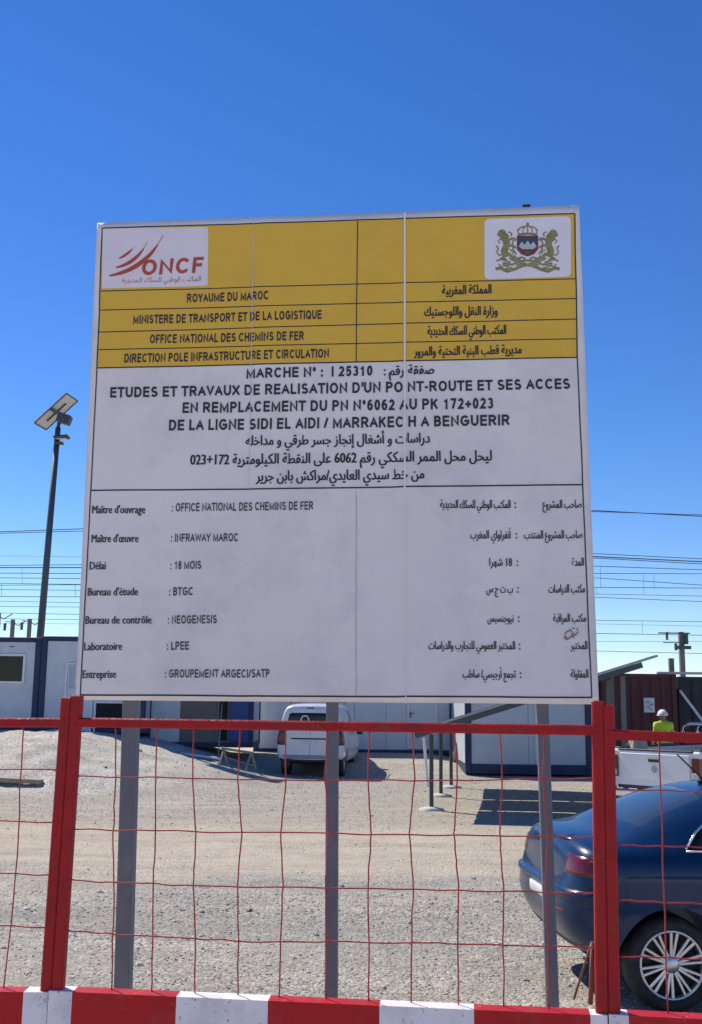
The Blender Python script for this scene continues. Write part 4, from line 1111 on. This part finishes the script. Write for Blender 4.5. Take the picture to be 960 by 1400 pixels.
mk('boot_lip', wrap(bt, .55, 0, 128, 232, 1.045, 1.085, .030, 26, 4), M_CARBLUE, car)
mk('bumper_ledge', wrap(bt, .62, 0, 112, 248, .70, .765, .030, 36, 4), M_CARBLUE, car)
mk('bumper_seam', wrap(bt, .62, 0, 112, 248, .772, .782, .004, 36, 2), M_PLASTIC, car)
mk('lower_valance', wrap(bt, .62, 0, 118, 242, .34, .42, .006, 30, 3), M_PLASTIC, car)
for (x, z, s) in wh: wheel(car, x, s * .80, .30, .302, .20, .222, 10, M_ALLOY)
for s in (-1, 1):
    a0, a1 = (183, 262) if s < 0 else (177, 98)
    mk('tail_light', wrap(bt, .42, s * .50, a0 + 7 * s * -1, a1, .83, .985, .010, 20, 8, lambda t: (.845 + .0 * t, .985 - .015 * t)), M_TAIL, car)
    bm = wrap(bt, .42, s * .50, 180, 180 - s * 22 * -1 if False else (205 if s < 0 else 155), .60, .63, .006, 6, 2); mk('reflector', bm, M_TAIL, car)
mk('number_plate', wrap(bt, 1.2, 0, 168, 192, .60, .71, .012, 6, 4), M_PLATE, car)
for s in (-1, 1):                                  # chrome line round the side glass, door seams
    pts = []
    for x, z in ((.86, 1.03), (.97, 1.135), (1.12, 1.235), (1.34, 1.31), (1.9, 1.355), (2.5, 1.33)):
        h = bt.ray_cast(Vector((x, s * 2, z)), Vector((0, -s, 0))); pts.append(h[0] + Vector((0, s * .006, 0)))
    bm = B(); tube(bm, pts, .008, 6)
    pts = []
    for x in (.86, 1.4, 1.9, 2.4, 2.9):
        h = bt.ray_cast(Vector((x, s * 2, 1.02)), Vector((0, -s, 0))); pts.append(h[0] + Vector((0, s * .006, 0)))
    tube(bm, pts, .008, 6); mk('window_trim', bm, M_CHROME, car)
    bm = B(); pts = []
    for x, z in ((1.16, 1.0), (1.20, .8), (1.16, .62)):
        h = bt.ray_cast(Vector((x, s * 2, z)), Vector((0, -s, 0)));  pts.append(h[0])
    tube(bm, pts, .004, 5); mk('door_seam', bm, M_PLASTIC, car)
for s in (-1, 1):
    bm = B(); pts = []
    for x, z in ((.34, .84), (.36, .76), (.40, .66), (.41, .58)):
        h = bt.ray_cast(Vector((x, s * 2, z)), Vector((0, -s, 0))); pts.append(h[0])
    tube(bm, pts, .004, 5); mk('bumper_gap', bm, M_PLASTIC, car)
    bm = B(); pts = []
    for x in (.45, .8, 1.2, 1.8, 2.4, 3.0):
        h = bt.ray_cast(Vector((x, s * 2, .86)), Vector((0, -s, 0))); pts.append(h[0] + Vector((0, s * -.004, 0)))
    tube(bm, pts, .010, 6); mk('shoulder_crease', bm, M_CARBLUE, car)
bm = B()
pts = []
for y in [-.62 + 1.24 * i / 16 for i in range(17)]:
    h = bt.ray_cast(Vector((.40 + .03 * (1 - (y / .62) ** 2), y, 2)), Vector((0, 0, -1))); pts.append(h[0] + Vector((0, 0, -.001)))
tube(bm, pts, .004, 5); mk('boot_seam', bm, M_PLASTIC, car)
h = bt.ray_cast(Vector((1.34, 0, 2)), Vector((0, 0, -1)))[0]
bm = B(); box(bm, h + Vector((0, 0, .012)), (.10, .05, .035), .012); tube(bm, [h + Vector((0, 0, .02)), h + Vector((-.20, 0, .21))], .006, 6); mk('antenna', bm, M_PLASTIC, car)
bm = B(); tube(bm, [(.22, .5, .29), (.5, .5, .29)], .03, 10); mk('exhaust', bm, M_STEEL, car)

# --- white van
van = thing('white_van', 'white small van seen from behind, parked before the long white cabin', 'van', (-.98, 27.75, gz(-1, 27.9)), 0)
van.rotation_euler = (R(-1.2) * 0, 0, math.pi / 2 - R(6.5))
st = [(.0, .80, .40, 1.05, 1.72, .60), (.03, .85, .36, 1.08, 1.80, .66), (.14, .885, .32, 1.10, 1.845, .69), (.6, .90, .30, 1.10, 1.86, .70), (1.6, .905, .28, 1.10, 1.86, .70), (2.5, .905, .28, 1.08, 1.83, .68), (2.8, .905, .28, 1.07, 1.78, .66),
      (3.35, .90, .28, 1.04, 1.22, .68), (3.45, .895, .28, 1.02, 1.12, .72), (3.9, .87, .3, .95, 1.02, .7), (4.22, .78, .32, .82, .88, .6), (4.32, .66, .36, .70, .72, .5)]
vb = evaluated(loft(st), subsurf(2)); vt = bvh_of(vb)
wv = [(.72, .32, s) for s in (-.9, .9)] + [(3.4, .32, s) for s in (-.9, .9)]
vb = cut_arches(vb, wv, .37, .26)
def rule(c, n_):
    if n_.x > .3 and 2.75 < c.x < 3.4 and c.z > 1.15 and abs(c.y) < .7: return 'front'
    if 1.17 < c.z < 1.66 and 1.75 < c.x < 2.75 and abs(n_.y) > .6: return 'side'
    if c.z < .46 and (c.x < .4 or c.x > 4.0): return 'bump'
    return 'body'
split(vb, rule, {'body': 'body', 'front': 'windscreen', 'side': 'side_window', 'bump': 'bumper'}, {'body': M_VANWHITE, 'front': M_GLASS, 'side': M_GLASS, 'bump': M_PLASTIC}, van)
for (x, z, s) in wv: wheel(van, x, s * .79, .32, .32, .20, .19, 6, M_STEEL, False)
def rear_patch(name, y0, y1, z0, z1, m, off=.008, parent=van, tree=vt, ny=8, nz_=6):
    bm = B(); rows = []
    for j in range(nz_ + 1):
        row = []
        for i in range(ny + 1):
            y, z = y0 + (y1 - y0) * i / ny, z0 + (z1 - z0) * j / nz_
            h = tree.ray_cast(Vector((-2, y, z)), Vector((1, 0, 0)))[0]
            edge = i in (0, ny) or j in (0, nz_)
            row.append(bm.verts.new(Vector((h.x if h else .1, y, z)) + Vector((.004 if edge else -off, 0, 0))))
        rows.append(row)
    for j in range(nz_):
        for i in range(ny): bm.faces.new((rows[j][i], rows[j][i + 1], rows[j + 1][i + 1], rows[j + 1][i])).smooth = True
    return mk(name, bm, m, parent)
rear_patch('rear_window', -.66, .66, 1.20, 1.64, M_GLASS, .010)
rear_patch('number_plate', -.26, .26, .82, .93, M_PLATE, .012)
rear_patch('handle_strip', -.52, .52, .945, .985, M_PLASTIC, .014)
rear_patch('door_seam', -.008, .008, .55, 1.16, M_PLASTIC, .004, ny=2, nz_=20)
rear_patch('bumper_strip', -.74, .74, .46, .56, mat('grey_bumper', (.30, .31, .33), .6), .03)
rear_patch('brake_lamp', -.10, .10, 1.72, 1.75, M_TAIL, .012)
for s in (-1, 1): mk('tail_light', wrap(vt, .35, s * .45, (200 if s < 0 else 160) + s * -8, 250 if s < 0 else 110, .78, 1.22, .012, 10, 6), M_TAIL, van)
for s in (-1, 1):
    bm = B(); box(bm, (2.72, s * 1.0, 1.12), (.12, .18, .22), .04, seg=2); mk('wing_mirror', bm, M_PLASTIC, van)
for s in (-1, 1):
    bm = B(); tube(bm, [(.5, s * .62, 1.86), (.6, s * .62, 1.89), (2.3, s * .62, 1.89), (2.4, s * .62, 1.85)], .015, 6); mk('roof_rail', bm, M_PLASTIC, van)
bm = B()
tube(bm, [(-.02, .04, 1.28), (-.015, .04, 1.46), (-.01, .08, 1.54), (-.01, .19, 1.54), (-.015, .24, 1.46), (-.02, .24, 1.28)], .02, 6); mk('window_mark', bm, M_WHITEFRAME, van)
bm = B(); box(bm, (.06, .62, .36), (.06, .22, .22), .01, Matrix.Rotation(R(0), 3, 'X')); mk('mud_flap', bm, M_PLASTIC, van)

# --- white pickup, tail toward the camera and turned to the right
pa = R(45)
pk0 = P(838, 1075, 17.8); zg = 0
pick = thing('white_pickup', 'white pickup truck with closed tailgate and silver roll bar at right', 'pickup truck', (pk0.x, 17.8, zg), math.pi / 2 - pa)
# local x forward, y left; origin at the rear left corner, the truck extends to -y
Wd = 1.52; bl = 3.05
bm = B(); box(bm, (.03, -Wd / 2, .95), (.05, Wd - .16, .56), .02, seg=2); box(bm, (.006, -Wd / 2, .99), (.03, Wd - .3, .40), .015, seg=3)
tg = mk('tailgate', bm, M_VANWHITE, pick)
bm = B(); box(bm, (-.012, -Wd / 2, 1.09), (.03, .20, .06), .012); mk('handle', bm, M_PLASTIC, tg)
bm = B(); lathe(bm, [(.055, -.012), (.055, -.004)], 16, 'X', (0, -Wd / 2, .95)); lathe(bm, [(.032, -.016), (.032, -.004)], 16, 'X', (0, -Wd / 2, .95)); mk('emblem', bm, M_STEEL, tg)
for y in (-.05, -Wd + .05):
    s = 1 if y > -.5 else -1
    bm = B()
    pts = [(0.0, .66), (.0, 1.22), (.05, 1.25), (bl, 1.25), (bl, .60), (1.55, .60), (1.45, .80), (1.28, .93), (1.05, .97), (.82, .93), (.65, .80), (.55, .62)]
    prism(bm, [(a, y - .05 * 1, c) for a, c in pts], (0, .10, 0)); bmesh.ops.triangulate(bm, faces=[f for f in bm.faces if len(f.verts) > 4])
    mk('bed_side', bm, M_VANWHITE, pick)
    bm = B(); box(bm, (-.01, y, .98), (.06, .13, .34), .02, seg=2); box(bm, (.06, y + s * .047, .98), (.12, .03, .32), .01)
    tl = mk('tail_light', bm, M_TAIL, pick)
    bm = B(); box(bm, (-.028, y, .88), (.04, .11, .10), .012); mk('reverse_lens', bm, M_TAILW, tl)
bm = B(); box(bm, (bl / 2, -Wd / 2, .66), (bl, Wd - .2, .05)); box(bm, (bl - .03, -Wd / 2, .95), (.05, Wd - .2, .58)); mk('bed_floor', bm, M_PLASTIC, pick)
bm = B()
for y in (-.05, -Wd + .05): box(bm, (bl / 2, y, 1.262), (bl - .1, .12, .025), .008)
box(bm, (.03, -Wd / 2, 1.245), (.06, Wd - .22, .024), .008); mk('bed_rail_cap', bm, M_PLASTIC, pick)
bm = B(); box(bm, (-.10, -Wd / 2, .56), (.16, Wd - .1, .13), .03, seg=2); bp_ = mk('rear_bumper', bm, M_CHROME, pick)
bm = B(); box(bm, (-.188, -Wd / 2, .57), (.012, .5, .10), .003); mk('number_plate', bm, M_PLATE, bp_)
bm = B(); z0, z1 = 1.27, 1.63
for x in (2.2, 2.75):
    tube(bm, [(x, -.10, z0), (x, -.11, z1 - .16), (x, -.15, z1 - .05), (x, -.26, z1), (x, -Wd + .26, z1), (x, -Wd + .15, z1 - .05), (x, -Wd + .11, z1 - .16), (x, -Wd + .10, z0)], .032, 10)
for y in (-.3, -Wd + .3): tube(bm, [(2.2, y, z1), (2.75, y, z1)], .025, 8)
mk('roll_bar', bm, M_CHROME, pick)
st = [(bl + .06, .76, .5, 1.2, 1.74, .58), (bl + .12, .80, .42, 1.22, 1.79, .62), (bl + .5, .81, .4, 1.22, 1.80, .63), (bl + 1.2, .81, .4, 1.2, 1.80, .63), (bl + 1.7, .81, .4, 1.18, 1.72, .60), (bl + 2.3, .81, .4, 1.14, 1.22, .64), (bl + 2.9, .80, .42, 1.06, 1.12, .64), (bl + 3.2, .74, .45, .95, 1.0, .58), (bl + 3.26, .66, .5, .85, .88, .5)]
cb_ = evaluated(loft(st), subsurf(2))
cb_ = cut_arches(cb_, [(bl + 2.45, .36, s) for s in (-.8, .8)], .42, .26)
def rule(c, n_):
    if 1.26 < c.z < 1.68 and n_.z < .5 and (c.x < bl + .14 or bl + .3 < c.x < bl + 1.7) and not bl + .95 < c.x < bl + 1.05: return 'glass'
    if c.x > bl + 1.7 and c.z > 1.25 and n_.x > .3: return 'glass2'
    return 'body'
sp_ = split(cb_, rule, {'body': 'cab', 'glass': 'side_window', 'glass2': 'windscreen'}, {'body': M_VANWHITE, 'glass': M_GLASS, 'glass2': M_GLASS}, pick)
for o in sp_.values(): o.location = (0, -Wd / 2, 0)
for x in (1.05, bl + 2.45):
    for y in (-.12, -Wd + .12):
        t = wheel(pick, x, 1 if y > -.5 else -1, .37, .37, .24, .21, 6, M_ALLOY, False); t.location = (x, y, .37)

heap('tan_sack', 'tan sack standing in the pickup bed above its tailgate', 'sack', (pk0.x + .46, 18.0, .98), (.20, .17, .50), mat('tan_sackcloth', (.40, .33, .25), .95, var=.2, scale=6, bump=.5, bscale=14), 21)

# ------------------------------------------------------------------ worker in hi-vis
q = P(906, 968, 26); ph = q.z - gz(q.x, 26)
per = thing('person', 'worker in yellow hi-vis vest and white helmet standing behind the pickup', 'person', (q.x, 26, gz(q.x, 26)), R(8))
k = ph / 1.78
def skin(verts, edges, rad, lv=2):
    bm = B(); vs = [bm.verts.new(Vector(v) * k) for v in verts]
    for a, b_ in edges: bm.edges.new((vs[a], vs[b_]))
    me = bpy.data.meshes.new('sk'); bm.to_mesh(me); bm.free()
    o = bpy.data.objects.new('sk', me); COL.objects.link(o)
    o.modifiers.new('sk', 'SKIN')
    if not me.skin_vertices: me.attributes  # layer is created with the modifier
    for i, r in enumerate(rad):
        rx, ry = (r, r) if not isinstance(r, tuple) else r
        me.skin_vertices[0].data[i].radius = (rx * k, ry * k); me.skin_vertices[0].data[i].use_root = (i == 0)
    s_ = o.modifiers.new('ss', 'SUBSURF'); s_.levels = lv; s_.render_levels = lv
    dg = bpy.context.evaluated_depsgraph_get(); dg.update(); res = bpy.data.meshes.new_from_object(o.evaluated_get(dg))
    bpy.data.objects.remove(o); bpy.data.meshes.remove(me)
    for p in res.polygons: p.use_smooth = True
    return res
# faces +Y (away from the camera)
V = [(0, 0, .95), (0, 0, 1.12), (0, .01, 1.30), (0, 0, 1.44), (0, 0, 1.50), (0, .02, 1.58), (0, .02, 1.68)]
rd = [(.15, .11), (.14, .105), (.165, .11), (.10, .08), .052, (.072, .09), (.06, .075)]
E_ = [(i, i + 1) for i in range(6)]
for s in (-1, 1):
    b0 = len(V)
    V += [(s * .17, 0, 1.41), (s * .24, -.01, 1.16), (s * .22, .10, .94), (s * .215, .13, .87)]; rd += [.058, .046, .036, (.032, .022)]
    E_ += [(3, b0), (b0, b0 + 1), (b0 + 1, b0 + 2), (b0 + 2, b0 + 3)]
    hb = b0 + 3
    for f_, (dx, dy, dz, ln_) in enumerate(((-.02, .03, -.05, .8), (-.007, .035, -.065, 1), (.008, .03, -.06, .95), (.02, .02, -.05, .75), (-s * .03, .05, -.02, .6))):
        c0_ = len(V); V += [(s * .215 + dx * .7, .13 + dy * .5, .87 + dz * .5), (s * .215 + dx, .13 + dy + .012, .87 + dz)]; rd += [.009, .008]; E_ += [(hb, c0_), (c0_, c0_ + 1)]
    b1 = len(V)
    V += [(s * .10, 0, .88), (s * .115, .02, .50), (s * .12, -.01, .09), (s * .13, .13, .035)]; rd += [.085, .06, .045, (.042, .035)]
    E_ += [(0, b1), (b1, b1 + 1), (b1 + 1, b1 + 2), (b1 + 2, b1 + 3)]
bme = skin(V, E_, rd)
for m in (mat('skin_tone', (.30, .17, .11), .6), mat('dark_trousers', (.03, .035, .05), .85), mat('lime_sleeves', (.36, .46, .06), .85), mat('work_boot', (.05, .035, .025), .8)): bme.materials.append(m)
for p in bme.polygons:
    z = p.center.z / k; x = abs(p.center.x) / k
    p.material_index = 3 if z < .10 else 1 if z < .98 and x < .19 and not (z > .8 and x > .175) else 2 if 1.0 < z < 1.49 or (.98 <= z <= 1.49 and x < .19) else 0
link('body', bme, per)
vm = skin([(0, 0, .96), (0, 0, 1.12), (0, .01, 1.30), (0, 0, 1.42), (-.17, 0, 1.40), (.17, 0, 1.40), (-.215, 0, 1.28), (.215, 0, 1.28), (0, 0, 1.47)], [(0, 1), (1, 2), (2, 3), (3, 4), (3, 5), (4, 6), (5, 7), (3, 8)], [(.195, .155), (.178, .138), (.195, .138), (.14, .10), .085, .085, .07, .07, (.085, .075)])
vm.materials.append(mat('hi_vis_yellow', (.52, .68, .03), .7, var=.12, scale=9)); vo = link('safety_vest', vm, per)
bm = B()
for z, a, c in ((1.08, .197, .160), (1.20, .200, .158)):
    n = 28; r0 = [bm.verts.new(Vector((a * math.cos(2 * math.pi * i / n), c * math.sin(2 * math.pi * i / n), z)) * k) for i in range(n)]; r1 = [bm.verts.new(v.co + Vector((0, 0, .045 * k))) for v in r0]
    for i in range(n): bm.faces.new((r0[i], r0[(i + 1) % n], r1[(i + 1) % n], r1[i]))
mk('reflective_band', bm, mat('reflective_grey', (.62, .64, .62), .4), vo)
bm = B(); bmesh.ops.create_uvsphere(bm, u_segments=20, v_segments=12, radius=1)
for v in bm.verts:
    z = v.co.z; v.co = Vector((v.co.x * .115, v.co.y * .138, max(z, -.12) * .125)) * k + Vector((0, .015, 1.625)) * k
lathe(bm, [(.112 * k, 0), (.128 * k, -.012 * k), (.128 * k, -.02 * k), (.112 * k, -.012 * k)], 20, 'Z', Vector((0, .03, 1.625)) * k, closed=True)
mk('helmet', bm, mat('helmet_white', (.72, .71, .68), .4), per, True)
bm = B(); bmesh.ops.create_icosphere(bm, subdivisions=2, radius=.018 * k)
for v in bm.verts: v.co += Vector((0, .118, 1.56)) * k
for s in (-1, 1):
    r_ = bmesh.ops.create_icosphere(bm, subdivisions=2, radius=.022 * k)
    for v in r_['verts']: v.co = Vector((v.co.x * .4, v.co.y, v.co.z * 1.4)) + Vector((s * .078, .015, 1.56)) * k
mk('ears_and_nose', bm, MATS['skin_tone'], per, True)
